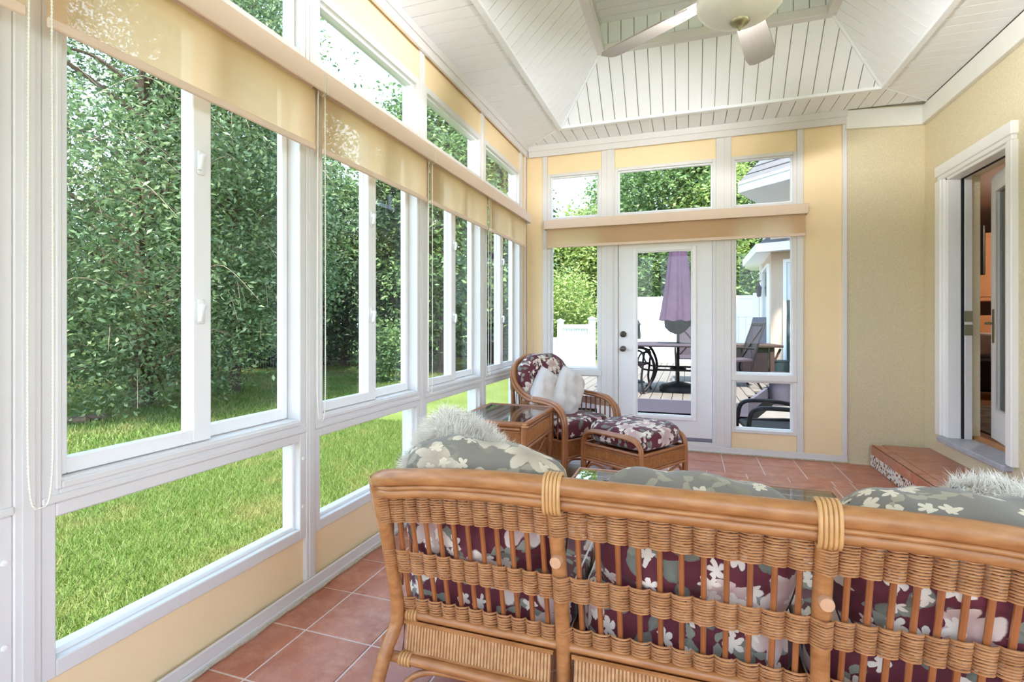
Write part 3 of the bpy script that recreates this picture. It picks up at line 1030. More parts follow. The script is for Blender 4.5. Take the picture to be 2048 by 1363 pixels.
def planks(poly_st, origin, es, et, nrm, smin, smax, key):
    """strips across the s axis; nrm points down into the room"""
    origin, es, et, nrm = Vector(origin), Vector(es).normalized(), Vector(et).normalized(), Vector(nrm).normalized()
    k0 = math.floor(smin / PP)
    k = k0
    while k * PP < smax:
        p = clip_poly(poly_st, 0, k * PP + PG / 2, (k + 1) * PP - PG / 2)
        if len(p) > 2 and area(p) > 2e-4:
            pts = [(x - k * PP, y) for x, y in p]
            kk = (key, tuple((round(x, 4), round(y, 4)) for x, y in pts))
            loc = origin + es * (k * PP)
            if kk in plank_cache:
                o = bpy.data.objects.new('plank', plank_cache[kk])
                COL.objects.link(o)
                o.parent = ceiling
            else:
                mb = MB()
                th = 0.009
                top = [es * x + et * y for x, y in pts]
                c = sum(top, Vector()) / len(top)
                low = [c + (q - c) * 1.0 for q in top]
                mb.prism(low, nrm * th)
                o = mb.build('plank', 'plank', ceiling)
                plank_cache[kk] = o.data
            o.location = loc - nrm * 0.009
        k += 1
VY0 = 0.3
w1 = IX0 - SXL
planks([(VY0, 0), (SYF, 0), (IY1, w1), (VY0, w1)], (SXL, 0, ZC), (0, 1, 0), (1, 0, 0), (0, 0, -1), VY0, SYF, 'a')
w2 = SXR - IX1
planks([(VY0, 0), (SYF + 0.02, 0), (IY1, w2), (VY0, w2)], (SXR, 0, ZC), (0, 1, 0), (-1, 0, 0), (0, 0, -1), VY0, SYF + 0.02, 'b')
w3 = SYF - IY1
planks([(SXL, 0), (SXR, 0), (IX1, w3), (IX0, w3)], (0, SYF, ZC), (1, 0, 0), (0, -1, 0), (0, 0, -1), SXL, SXR, 'c')
sl = Vector((UX0 - IX0, 0, UZ - ZC)); wl = sl.length
planks([(VY0 + 0.4, 0), (IY1, 0), (UY1, wl), (VY0 + 0.4, wl)], (IX0, 0, ZC), (0, 1, 0), sl, (sl.z, 0, -sl.x), VY0 + 0.4, IY1, 'd')
sr = Vector((UX1 - IX1, 0, UZ - ZC)); wr_ = sr.length
planks([(VY0 + 0.4, 0), (IY1, 0), (UY1, wr_), (VY0 + 0.4, wr_)], (IX1, 0, ZC), (0, 1, 0), sr, (-sr.z, 0, sr.x), VY0 + 0.4, IY1, 'e')
sf = Vector((0, UY1 - IY1, UZ - ZC)); wf_ = sf.length
planks([(IX0, 0), (IX1, 0), (UX1, wf_), (UX0, wf_)], (0, IY1, ZC), (1, 0, 0), sf, (0, -sf.z, sf.y), IX0, IX1, 'f')
hr = TZ - UZ
planks([(UX0, 0), (UX1, 0), (UX1, hr), (UX0, hr)], (0, UY1, UZ), (1, 0, 0), (0, 0, 1), (0, -1, 0), UX0, UX1, 'g')
planks([(1.4, 0), (UY1, 0), (UY1, hr), (1.4, hr)], (UX0, 0, UZ), (0, 1, 0), (0, 0, 1), (1, 0, 0), 1.4, UY1, 'h')
planks([(1.4, 0), (UY1, 0), (UY1, hr), (1.4, hr)], (UX1, 0, UZ), (0, 1, 0), (0, 0, 1), (-1, 0, 0), 1.4, UY1, 'i')
planks([(1.4, 0), (UY1, 0), (UY1, UX1 - UX0), (1.4, UX1 - UX0)], (UX0, 0, TZ), (0, 1, 0), (1, 0, 0), (0, 0, -1), 1.4, UY1, 'j')
# trim strips of the ceiling
mb = MB()
ytr = YB
for (x0, x1) in ((IX0 - 0.03, IX0 + 0.012), (IX1 - 0.012, IX1 + 0.03)):
    mb.bbox(x0, ytr, ZC - 0.014, x1, IY1 - 0.013, ZC + 0.01, 0.003)
mb.bbox(IX0 - 0.03, IY1 - 0.012, ZC - 0.014, IX1 + 0.03, IY1 + 0.03, ZC + 0.01, 0.003)
for a, b in (((IX0, IY1, ZC), (UX0, UY1, UZ)), ((IX1, IY1, ZC), (UX1, UY1, UZ))):
    mb.tube([Vector(a) + Vector((0, 0, -0.004)), Vector(b) + Vector((0, 0, -0.004))], 0.013, 6)
for a, b in (((SXL, SYF, ZC - 0.002), (IX0, IY1, ZC - 0.002)), ((SXR, SYF, ZC - 0.002), (IX1, IY1, ZC - 0.002))):
    mb.tube([a, b], 0.006, 6)
mb.build('trim_7', 'plank')['kind'] = 'structure'
mb = MB()
for (x0, x1) in ((UX0 - 0.02, UX0 + 0.045), (UX1 - 0.045, UX1 + 0.02)):
    mb.bbox(x0, UY0, UZ - 0.014, x1, UY1 - 0.046, UZ + 0.05, 0.004)
mb.bbox(UX0 - 0.02, UY1 - 0.045, UZ - 0.0145, UX1 + 0.02, UY1 + 0.02, UZ + 0.0505, 0.004)
for (x0, x1) in ((UX0 - 0.005, UX0 + 0.016), (UX1 - 0.016, UX1 + 0.005)):
    mb.bbox(x0, UY0, TZ - 0.016, x1, UY1, TZ + 0.002, 0.003)
mb.build('trim_8', 'white')['kind'] = 'structure'

# ------------------------------------------------------------------ roller shades
def chain(parent, pts, name='bead_chain', r=0.0034):
    path = smooth_path(pts, 24)
    # beads: swell the radius along a fine path
    L = [0.0]
    for i in range(1, len(path)):
        L.append(L[-1] + (path[i] - path[i - 1]).length)
    n = int(L[-1] / 0.0045)
    out, j = [], 0
    for i in range(n + 1):
        s = L[-1] * i / n
        while j < len(L) - 2 and L[j + 1] < s:
            j += 1
        t = (s - L[j]) / max(1e-6, L[j + 1] - L[j])
        out.append(path[j].lerp(path[j + 1], min(1, t)))
    MB().tube(out, [r if i % 2 == 0 else r * 0.45 for i in range(len(out))], 5).build(name, 'cord', parent, True)

def shade(side, a0, a1, d, ztop, zbot, label, group, ch=None):
    t = thing('roller_shade', label, 'roller shade', (XL - d if side == 'L' else (a0 + a1) / 2, (a0 + a1) / 2 if side == 'L' else YF + d, zbot), 0, group)
    h = (a1 - a0) / 2
    H_ = ztop - zbot
    mb = MB()
    n = 24
    for i in range(n):
        pass
    if side == 'L':
        mb.box(-0.0006, -h, 0.02, 0.0006, h, H_)
        mb.build('fabric', 'shade', t)
        MB().bbox(-0.006, -h, 0.0, 0.006, h, 0.026, 0.003).build('hem_bar', 'valance', t)
        MB().tube([(-0.014, -h + 0.01, H_ + 0.02), (-0.014, h - 0.01, H_ + 0.02)], 0.018, 12).build('roller', 'valance', t, True)
    else:
        mb.box(-h, -0.0006, 0.02, h, 0.0006, H_)
        mb.build('fabric', 'shade', t)
        MB().bbox(-h, -0.006, 0.0, h, 0.006, 0.026, 0.003).build('hem_bar', 'valance', t)
        MB().tube([(-h + 0.01, 0.014, H_ + 0.02), (h - 0.01, 0.014, H_ + 0.02)], 0.018, 12).build('roller', 'valance', t, True)
    if ch:
        y, zb = ch
        yy = y - (a0 + a1) / 2
        z0 = zb - zbot
        chain(t, [(0.012, yy - 0.022, H_), (0.012, yy - 0.024, H_ * 0.4), (0.010, yy - 0.026, z0 + 0.35), (0.010, yy - 0.022, z0 + 0.05), (0.010, yy, z0), (0.010, yy + 0.022, z0 + 0.05),
                  (0.010, yy + 0.026, z0 + 0.35), (0.012, yy + 0.022, H_ * 0.4), (0.012, yy + 0.020, H_)])
    return t
sh_lab = ['beige mesh roller shade at the left edge of the picture', 'wide beige mesh roller shade over the nearest full window', 'beige roller shade over the second sliding window',
          'beige roller shade over the third sliding window', 'short-looking beige roller shade nearest the far corner']
bays = [(-0.17, 0.79, (0.0, 0)), (0.835, 1.80, (0.815, 0.72)), (1.85, 2.79, (1.83, 0.75)), (2.835, 3.79, (2.82, 0.74)), (3.835, 4.80, (3.815, 0.76))]
for i, (a0, a1, ch) in enumerate(bays):
    shade('L', a0, a1, -0.056, 2.16, 1.905, sh_lab[i], 'roller shades of the left wall', ch if i else None)
shade('F', -1.325, 0.94, -0.055, 2.12, 1.912, 'long beige roller shade above the patio door and its sidelights', None)
def valance(side, a0, a1, d0, d1, z0, z1, label):
    t = thing('shade_valance', label, 'valance', (XL, 0, z0) if side == 'L' else (0, YF, z0), 0)
    mb = MB()
    if side == 'L':
        mb.bbox(-d1, a0, 0, -d1 - 0.012, a1, z1 - z0, 0.003)
        mb.bbox(-d1 - 0.012, a0, z1 - z0 - 0.01, 0, a1, z1 - z0, 0.003)
        mb.build('fascia', 'valance', t)
        for y in (a0, a1 - 0.006):
            MB().bbox(-d1 - 0.001, y, 0.0, 0.0, y + 0.006, z1 - z0, 0.002).build('end_cap', 'white', t)
        for y in (0.83, 1.845, 2.845, 3.845):
            m2 = MB()
            m2.tube([(-d1 + 0.002, y - 0.035, 0.075), (-d1 + 0.003, y - 0.035, -0.002), (-d1 - 0.03, y - 0.012, -0.004)], 0.0018, 5)
            m2.tube([(-d1 + 0.002, y - 0.018, 0.075), (-d1 + 0.003, y - 0.018, -0.002), (-d1 - 0.03, y - 0.012, -0.004)], 0.0018, 5)
            m2.build('tie_cord', 'cord', t)
    else:
        mb.bbox(a0, d1, 0, a1, d1 + 0.012, z1 - z0, 0.003)
        mb.bbox(a0, d1 + 0.012, z1 - z0 - 0.01, a1, 0, z1 - z0, 0.003)
        mb.build('fascia', 'valance', t)
        for x in (a0, a1 - 0.006):
            MB().bbox(x, d1 + 0.001, 0.0, x + 0.006, 0.0, z1 - z0, 0.002).build('end_cap', 'white', t)
valance('L', -1.2, 4.845, 0, -0.10, 2.150, 2.240, 'long beige valance box along the left window wall')
valance('F', -1.352, 0.957, 0, -0.095, 2.095, 2.182, 'beige valance box above the patio door')
# loose shade cord on the far right post
t = thing('hanging_cord', 'thin white cord hanging on the tan panel right of the patio door', 'cord', (0.955, YF - 0.004, 0.0))
MB().tube(smooth_path([(0, 0, 2.1), (0, 0, 1.5), (0.004, 0, 0.75), (0.0, 0, 0.62), (0.02, 0, 0.52), (0.05, 0, 0.48)], 8), 0.0028, 5).build('cord', 'cord', t, True)
t = thing('hanging_cord', 'thin white cord hanging in the far left corner', 'cord', (-1.50, YF - 0.01, 0.0))
MB().tube(smooth_path([(0, 0, 2.0), (0, 0, 1.5), (0.006, 0, 1.1), (0.010, 0, 0.8)], 8), 0.003, 5).build('cord', 'cord', t, True)

# ------------------------------------------------------------------ ceiling fan
FXC, FYC, FZB = 0.19, 2.20, 2.485
fan = thing('ceiling_fan', 'five-blade ceiling fan with frosted glass bowl hanging from the raised tray', 'ceiling fan', (FXC, FYC, 2.34))
fz = FZB - 2.34
MB().lathe([(0.055, TZ - 2.34), (0.06, TZ - 2.34 - 0.04), (0.03, TZ - 2.34 - 0.07)], (0, 0, 0), 20).build('canopy', 'nickel', fan, True)
MB().tube([(0, 0, TZ - 2.34 - 0.05), (0, 0, fz + 0.16)], 0.012, 12).build('downrod', 'nickel', fan, True)
MB().lathe([(0.03, fz + 0.19), (0.09, fz + 0.17), (0.12, fz + 0.11), (0.12, fz + 0.05), (0.08, fz + 0.0), (0.05, fz - 0.005)], (0, 0, 0), 28).build('motor_housing', 'nickel', fan, True)
prof = [(0.16, fz - 0.04)]
for i in range(0, 11):
    a = i / 10 * PI / 2
    prof.append((0.162 * math.cos(a) + 0.002, fz - 0.045 - 0.088 * math.sin(a)))
bo = MB().lathe(prof, (0, 0, 0), 32).build('glass_bowl', 'bowl', fan, True)
zb = fz - 0.133
MB().lathe([(0.036, zb + 0.012), (0.036, zb - 0.002), (0.030, zb - 0.010), (0.016, zb - 0.014), (0.012, zb - 0.022), (0.006, zb - 0.026), (0.005, zb - 0.034), (0.002, zb - 0.036)], (0, 0, 0), 18).build('finial', 'brass', bo, True)
lamp = bpy.data.lights.new('fan_fill_light', 'POINT')  # added fill inside the unlit bowl, brightens the ceiling
lamp.energy = 82
lamp.color = (0.96, 0.97, 1.0)
lamp.shadow_soft_size = 0.05
lob = bpy.data.objects.new('fan_fill_light', lamp)
COL.objects.link(lob)
lob.parent = fan
lob.location = (0, 0, fz - 0.06)
bl = None
for k in range(5):
    a = math.radians(76 + 72 * k)
    if bl is None:
        mb = MB()
        ca_ = [(0.20, 0.045), (0.30, 0.060), (0.45, 0.066), (0.60, 0.068), (0.655, 0.060), (0.675, 0.040)]
        up = [(x, w_) for x, w_ in ca_] + [(x, -w_ * 0.92) for x, w_ in reversed(ca_)]
        tilt = math.radians(-13)
        poly = [(x, y * math.cos(tilt), fz + y * math.sin(tilt)) for x, y in up]
        mb.prism(poly, (0, 0, 0.007))
        bl = mb.build('blade', 'blade', fan)
        m2 = MB()
        m2.prism([(0.09, -0.018, fz + 0.012), (0.27, -0.03, fz + 0.004), (0.27, 0.03, fz + 0.014), (0.09, 0.018, fz + 0.016)], (0, 0, 0.006))
        br = m2.build('blade_arm', 'nickel', bl)
        o = bl
    else:
        o = copy_tree(bl, fan)
    o.rotation_euler = (0, 0, a)

# ------------------------------------------------------------------ soft goods
def rounded_cushion(w, d, h, n=14, r=0.32, crown=0.0, e=3.2, uvoff=(0, 0), noise=0.004, seed=0):
    """box cushion in local coordinates, centre at the origin; UV in metres, box-projected"""
    rs = np.random.RandomState(seed)
    mb = MB()
    mb.uv = []
    P = {}
    def sup(x, y, z):
        l = (abs(x) ** e + abs(y) ** e + abs(z) ** e) ** (1 / e)
        return x / l, y / l, z / l
    faces = [((1, 0, 0), (0, 1, 0), (0, 0, 1)), ((1, 0, 0), (0, -1, 0), (0, 0, -1)), ((1, 0, 0), (0, 0, 1), (0, -1, 0)), ((-1, 0, 0), (0, 0, 1), (0, 1, 0)), ((0, 1, 0), (0, 0, 1), (1, 0, 0)), ((0, -1, 0), (0, 0, 1), (-1, 0, 0))]
    ph = rs.rand(6) * 6.28
    for (eu, ev, en) in faces:
        base = len(mb.v)
        for i in range(n + 1):
            for j in range(n + 1):
                a, b = -1 + 2 * i / n, -1 + 2 * j / n
                q = [eu[k] * a + ev[k] * b + en[k] for k in range(3)]
                x, y, z = sup(*q)
                nx = noise * (math.sin(9 * x + ph[0]) + math.sin(7 * y + ph[1]) + math.sin(13 * x * y + ph[2]))
                zz = z * h / 2 * (1 + crown * (1 - x * x) * (1 - y * y)) + nx * (1 if z > 0 else -0.4)
                mb.v.append((x * w / 2, y * d / 2 + nx * 0.5, zz))
                du = a * (abs(eu[0]) * w + abs(eu[1]) * d + abs(eu[2]) * h) / 2
                dv_ = b * (abs(ev[0]) * w + abs(ev[1]) * d + abs(ev[2]) * h) / 2
                off = 0.37 * (faces.index((eu, ev, en)))
                mb.uv.append((du + off + uvoff[0], dv_ + off * 0.6 + uvoff[1]))
        for i in range(n):
            for j in range(n):
                o = base + i * (n + 1) + j
                mb.f.append((o, o + n + 1, o + n + 2, o + 1))
    return mb
def pillow_mesh(w, h, t, n=16, uvoff=(0, 0), seed=0, wr=0.006, pinch=0.10):
    """knife-edge pillow in the local XZ plane, thickness along Y; returns front, back and the seam path"""
    rs = np.random.RandomState(seed)
    ph = rs.rand(8) * 6.28
    def pt(a, b, sgn):
        k = 1 - pinch * (1 - a * a) * 0.0 - 0
        ra, rb = a * math.sqrt(1 - 0.30 * b * b), b * math.sqrt(1 - 0.30 * a * a)
        x = ra * w / 2 * (1 - pinch * (1 - b * b) * abs(a) ** 3)
        z = rb * h / 2 * (1 - pinch * (1 - a * a) * abs(b) ** 3)
        th = t / 2 * ((1 - abs(a) ** 2.6) * (1 - abs(b) ** 2.6)) ** 0.42
        nz = wr * (math.sin(8 * a + 5 * b + ph[0]) + math.sin(11 * b - 3 * a + ph[1]) + 0.7 * math.sin(17 * a * b + ph[2])) * (1 - abs(a) ** 4) * (1 - abs(b) ** 4)
        return (x, sgn * (th + nz), z)
    out = []
    for sgn in (-1, 1):
        mb = MB()
        mb.uv = []
        for i in range(n + 1):
            for j in range(n + 1):
                a, b = -1 + 2 * i / n, -1 + 2 * j / n
                mb.v.append(pt(a, b, sgn))
                mb.uv.append((a * w / 2 + uvoff[0] + (0.5 if sgn > 0 else 0), b * h / 2 + uvoff[1]))
        for i in range(n):
            for j in range(n):
                o = i * (n + 1) + j
                mb.f.append((o, o + n + 1, o + n + 2, o + 1) if sgn < 0 else (o, o + 1, o + n + 2, o + n + 1))
        out.append(mb)
    seam = []
    m_ = 12
    for i in range(m_): seam.append(pt(-1 + 2 * i / m_, -1, 1))
    for i in range(m_): seam.append(pt(1, -1 + 2 * i / m_, 1))
    for i in range(m_): seam.append(pt(1 - 2 * i / m_, 1, 1))
    for i in range(m_): seam.append(pt(-1, 1 - 2 * i / m_, 1))
    return out[0], out[1], seam

def fur_on(mesh_obj, count, length, parent, seed=1, width=0.0022, droop=0.5):
    rs = np.random.RandomState(seed)
    me = mesh_obj.data
    me.calc_loop_triangles()
    tri = np.array([t.vertices[:] for t in me.loop_triangles])
    co = np.array([v.co[:] for v in me.vertices])
    A, B, C_ = co[tri[:, 0]], co[tri[:, 1]], co[tri[:, 2]]
    cr = np.cross(B - A, C_ - A)
    ar = np.linalg.norm(cr, axis=1)
    idx = rs.choice(len(tri), count, p=ar / ar.sum())
    u, v = rs.rand(count), rs.rand(count)
    fl = u + v > 1
    u[fl], v[fl] = 1 - u[fl], 1 - v[fl]
    P0 = A[idx] + (B - A)[idx] * u[:, None] + (C_ - A)[idx] * v[:, None]
    nn = cr[idx] / (ar[idx][:, None] + 1e-9)
    out_ = P0 - co.mean(0)
    flip = (nn * out_).sum(1) < 0
    nn[flip] *= -1
    # clumps: strands of the same clump lean the same way
    cl = rs.normal(0, 1, (90, 3))
    cc = P0[rs.choice(count, 90)]
    near = np.argmin(((P0[:, None, :] - cc[None]) ** 2).sum(2), 1)
    lean = cl[near] * 0.55 + rs.normal(0, 0.28, (count, 3))
    d1 = nn * 0.55 + lean * 0.5
    d1[:, 2] += 0.15
    d1 /= np.linalg.norm(d1, axis=1)[:, None]
    d2 = d1 + np.array([0, 0, -droop]) + rs.normal(0, 0.25, (count, 3))
    d2 /= np.linalg.norm(d2, axis=1)[:, None]
    ln = length * (0.6 + 0.7 * rs.rand(count))[:, None]
    side = np.cross(d1, rs.normal(0, 1, (count, 3)))
    side /= np.linalg.norm(side, axis=1)[:, None] + 1e-9
    P1 = P0 + d1 * ln * 0.5
    P2 = P1 + d2 * ln * 0.5
    wv = side * width / 2
    V = np.stack([P0 - wv, P0 + wv, P1 + wv * 0.8, P1 - wv * 0.8, P2], 1).reshape(-1, 3)
    b = np.arange(count)[:, None] * 5
    F = np.concatenate([b + np.array([0, 1, 2]), b + np.array([0, 2, 3]), b + np.array([3, 2, 4])], 0)
    o = fast_tris('fur', V, F, 'fur', parent)
    o['kind'] = 'stuff'
    return o
def fast_tris(name, V, F, mat, parent=None, smooth=False):
    me = bpy.data.meshes.new(name)
    nv, nf = len(V), len(F)
    me.vertices.add(nv)
    me.vertices.foreach_set('co', V.astype(np.float32).ravel())
    me.loops.add(nf * 3)
    me.loops.foreach_set('vertex_index', F.astype(np.int32).ravel())
    me.polygons.add(nf)
    me.polygons.foreach_set('loop_start', np.arange(0, nf * 3, 3, dtype=np.int32))
    me.update(calc_edges=True)
    me.materials.append(M[mat] if isinstance(mat, str) else mat)
    o = bpy.data.objects.new(name, me)
    COL.objects.link(o)
    if parent is not None:
        o.parent = parent
    return o

def reed_panel(mb, p0, p1, z0, z1, r=0.0042, pitch=0.0098, side=1, lean0=(0, 0)):
    """upright half-round reeds between two plan points"""
    p0, p1 = Vector(p0), Vector(p1)
    L = (p1 - p0).length
    n = int(L / pitch)
    dx = (p1 - p0) / L
    nx = Vector((dx.y, -dx.x)) * side
    for i in range(n):
        c = p0 + dx * (pitch * (i + 0.5) + (L - n * pitch) / 2)
        a, b = c - dx * r, c + dx * r
        m1, m2 = c - dx * r * 0.6 + nx * r, c + dx * r * 0.6 + nx * r
        t = Vector(lean0)
        mb.add([(a.x, a.y, z0), (m1.x, m1.y, z0), (m2.x, m2.y, z0), (b.x, b.y, z0), (a.x + t.x, a.y + t.y, z1), (m1.x + t.x, m1.y + t.y, z1), (m2.x + t.x, m2.y + t.y, z1), (b.x + t.x, b.y + t.y, z1)],
               [(0, 1, 5, 4), (1, 2, 6, 5), (2, 3, 7, 6), (0, 3, 2, 1), (4, 5, 6, 7)])
    bk_ = -nx * 0.004
    t = Vector(lean0)
    mb.add([(p0.x + bk_.x * 0.2, p0.y + bk_.y * 0.2, z0), (p1.x + bk_.x * 0.2, p1.y + bk_.y * 0.2, z0), (p1.x + bk_.x * 0.2 + t.x, p1.y + bk_.y * 0.2 + t.y, z1), (p0.x + bk_.x * 0.2 + t.x, p0.y + bk_.y * 0.2 + t.y, z1)], [(0, 1, 2, 3)])

# ------------------------------------------------------------------ rattan sofa (seen from behind)
SOX, SOY = -0.02, 1.70
sofa = thing('rattan_sofa', 'honey-coloured rattan sofa with woven back, seen from behind in the foreground', 'sofa', (SOX, SOY, 0))
def back_y(z):
    t = (z - 0.28) / 0.47
    return -0.305 - 0.105 * t
def rail_z(x):
    t = max(0.0, abs(x) - 0.42) / 0.40
    return 0.752 - 0.030 * t * t
def rail_path(dy, dz, ext=True):
    pts = []
    arm = [(-0.905, 0.36, 0.30), (-0.905, 0.365, 0.48), (-0.905, 0.33, 0.575), (-0.905, 0.22, 0.605), (-0.91, 0.0, 0.615), (-0.915, -0.16, 0.645), (-0.905, -0.28, 0.685), (-0.875, -0.36, 0.710)]
    mid = [(x, -0.412, rail_z(x)) for x in (-0.80, -0.70, -0.58, -0.42, -0.2, 0.0, 0.2, 0.42, 0.58, 0.70, 0.80)]
    al = arm + mid + [(-x, y, z) for x, y, z in reversed(arm)]
    for (x, y, z) in al:
        if abs(x) > 0.85:                 # offset sideways on the arms
            s = -1 if x < 0 else 1
            pts.append((x + s * (-dy) * 0.9, y, z + dz))
        else:
            pts.append((x, y + dy, z + dz))
    return smooth_path(pts, 6)
cap = [(x, -0.412 - 0.002 + 0.0, rail_z(x)) for x in (-0.835, -0.80, -0.70, -0.58, -0.42, -0.2, 0.0, 0.2, 0.42, 0.58, 0.70, 0.80, 0.835)]
cap[0] = (-0.85, -0.385, rail_z(-0.85) - 0.012)
cap[-1] = (0.85, -0.385, rail_z(0.85) - 0.012)
cp = smooth_path(cap, 6)
MB().tube(cp, [0.017] + [0.025] * (len(cp) - 2) + [0.017], 14).build('top_rail', 'rattan', sofa, True)
MB().tube(rail_path(-0.016, -0.026), 0.0065, 8).build('rail_reed', 'rattan', sofa, True)
MB().tube(rail_path(-0.002, -0.043), 0.0165, 12).build('lower_rail', 'rattan', sofa, True)
MB().tube(rail_path(0.018, -0.030), 0.013, 8).build('inner_rail', 'rattan', sofa, True)
POST = [(-0.86, -0.43, 0.0), (-0.835, -0.375, 0.18), (-0.815, -0.335, 0.285), (-0.83, -0.345, 0.45), (-0.842, -0.39, 0.66), (-0.845, -0.40, 0.70)]
for s in (1, -1):
    MB().tube(smooth_path([(x * s, y, z) for x, y, z in POST], 6), 0.020, 12).build('leg', 'rattan', sofa, True)
MIDX = (-0.305, 0.312)
for x in MIDX:
    MB().tube(smooth_path([(x, -0.36, 0.0), (x, -0.315, 0.18), (x, -0.318, 0.30), (x - 0.003, -0.348, 0.50), (x - 0.006, -0.405, 0.72)], 6), 0.021, 12).build('leg', 'rattan', sofa, True)
    mb = MB()
    yb = back_y(0.548) - 0.012
    mb.lathe([(0.0155, 0.0), (0.0155, -0.022), (0.0145, -0.024)], (x - 0.002, yb, 0.548), 16, 'y')
    mb.build('peg', 'peg', sofa, True)
    mb = MB()
    for j in range(-2, 3):
        rr = []
        zc_ = rail_z(x) - 0.020
        for k in range(18):
            t = 2 * PI * k / 18
            rr.append((x - 0.004 + j * 0.0095, -0.408 + 0.033 * math.copysign(abs(math.cos(t)) ** 0.7, math.cos(t)), zc_ + 0.050 * math.copysign(abs(math.sin(t)) ** 0.7, math.sin(t))))
        mb.tube(rr, 0.0052, 6, closed=True)
    mb.build('binding', 'binding', sofa, True)
for s in (1, -1):
    MB().tube(smooth_path([(s * 0.905, 0.36, 0.0), (s * 0.905, 0.355, 0.2), (s * 0.905, 0.36, 0.36)], 5), 0.02, 10).build('leg', 'rattan', sofa, True)
# spindles
def spind_x():
    xs_ = []
    for a, b, n in ((-0.83, MIDX[0], 12), (MIDX[0], MIDX[1], 12), (MIDX[1], 0.83, 12)):
        for i in range(1, n):
            xs_.append(a + (b - a) * i / n)
    return xs_
SPX = spind_x()
STX = sorted(SPX + [-0.832, 0.832] + list(MIDX))
for x in SPX:
    MB().tube([(x, back_y(z) + 0.004, z) for z in (0.275, 0.42, 0.56, 0.72 if abs(x) < 0.6 else 0.70)], 0.0072, 7).build('spindle', 'rattan_dark', sofa, True)
def woven(z0, z1, rows, amp, name, zfun=None):
    mb = MB()
    xs_ = STX
    rs = random.Random(int(z0 * 1000))
    for k in range(rows):
        f_ = (k + 0.5) / rows
        pts = []
        jit = rs.uniform(-0.0012, 0.0012)
        for i in range(len(xs_) - 1):
            a, b = xs_[i], xs_[i + 1]
            for j in range(8):
                t = j / 8
                x = a + (b - a) * t
                zz0 = z0 + (zfun(x) if zfun else 0)
                z = zz0 + (z1 + (zfun(x) if zfun else 0) - zz0) * f_
                out_ = abs(math.cos(PI * t)) ** 0.6
                near_post = min(abs(x - MIDX[0]), abs(x - MIDX[1]), abs(abs(x) - 0.832))
                extra = 0.014 * max(0.0, 1 - near_post / 0.035)
                y = back_y(z) + 0.006 - (0.019 * out_ * amp + extra) + jit
                pts.append((x, y, z - 0.0035 * (1 - out_) + rs.uniform(-0.0006, 0.0006)))
        mb.tube(pts, 0.0027, 5)
    return mb.build(name, 'weave', sofa, True, kind='stuff')
woven(0.612, 0.706, 13, 1.0, 'woven_band', lambda x: rail_z(x) - 0.752)
woven(0.425, 0.500, 10, 1.0, 'woven_band')
woven(0.297, 0.345, 6, 1.0, 'woven_band')
# woven wrap on the outer curve at each end
for s in (1, -1):
    mb = MB()
    for k in range(15):
        z = 0.60 + 0.0072 * k
        cx_, cy_ = s * 0.845, back_y(z) + 0.005
        mb.tube([(s * 0.81, back_y(z) - 0.006, z), (s * 0.85, back_y(z) - 0.016, z + 0.001), (s * 0.885, back_y(z) + 0.02, z + 0.008), (s * 0.908, back_y(z) + 0.09, z - 0.004), (s * 0.912, back_y(z) + 0.16, z - 0.02)], 0.0032, 5)
    mb.build('woven_corner', 'weave', sofa, True, kind='stuff')
# arm sides
for s in (1, -1):
    for j in range(9):
        y = -0.22 + 0.06 * j
        MB().tube([(s * 0.905, y, 0.28), (s * 0.905, y, 0.605)], 0.007, 6).build('spindle', 'rattan_dark', sofa, True)
    mb = MB()
    for k in range(9):
        mb.tube([(s * (0.905 + 0.006 * (i % 2)), -0.28 + 0.05 * i, 0.53 + 0.0075 * k) for i in range(13)], 0.0032, 5)
    mb.build('woven_band', 'weave', sofa, True, kind='stuff')
# seat frame, apron of reeds, lower rails and arches
MB().tube([(-0.812, back_y(0.285) - 0.006, 0.284), (0.812, back_y(0.285) - 0.006, 0.284)], 0.0135, 10).build('seat_rail', 'rattan', sofa, True)
MB().tube([(-0.83, -0.352, 0.172), (0.83, -0.352, 0.172)], 0.015, 10).build('stretcher', 'rattan', sofa, True)
segs = [(-0.80, MIDX[0] - 0.02), (MIDX[0] + 0.02, MIDX[1] - 0.02), (MIDX[1] + 0.02, 0.80)]
for a, b in segs:
    mb = MB()
    reed_panel(mb, (a + 0.012, -0.335), (b - 0.012, -0.335), 0.190, 0.262, lean0=(0, 0.012))
    mb.build('reed_panel', 'reed', sofa, kind='stuff')
    m2 = MB()
    m2.tube([(a + 0.006, -0.338, 0.184), (b - 0.006, -0.338, 0.184), (b - 0.006, -0.326, 0.266), (a + 0.006, -0.326, 0.266)], 0.0065, 6, closed=True)
    m2.build('panel_frame', 'rattan', sofa, True)
    m3 = MB()
    m3.tube(smooth_path([(a - 0.01, -0.40, 0.03), (a + 0.03, -0.37, 0.11), (a + 0.10, -0.355, 0.15), ((a + b) / 2, -0.352, 0.158), (b - 0.10, -0.355, 0.15), (b - 0.03, -0.37, 0.11), (b + 0.01, -0.40, 0.03)], 8), 0.009, 8)
    m3.build('arch_brace', 'rattan', sofa, True)
for s in (1, -1):
    for z in (0.284, 0.172):
        mb = MB()
        for j in range(4):
            c = (s * (0.79 - 0.010 * j), (back_y(0.285) - 0.006) if z > 0.2 else -0.352, z)
            mb.tube([(c[0], c[1] + 0.017 * math.cos(2 * PI * k / 10), c[2] + 0.017 * math.sin(2 * PI * k / 10)) for k in range(10)], 0.004, 5, closed=True)
        mb.build('binding', 'binding', sofa, True)
    MB().tube([(s * 0.86, -0.33, 0.20), (s * 0.905, 0.35, 0.20)], 0.014, 8).build('side_rail', 'rattan', sofa, True)
MB().box(-0.86, -0.29, 0.235, 0.86, 0.34, 0.262).build('seat_deck', 'rattan_dark', sofa)
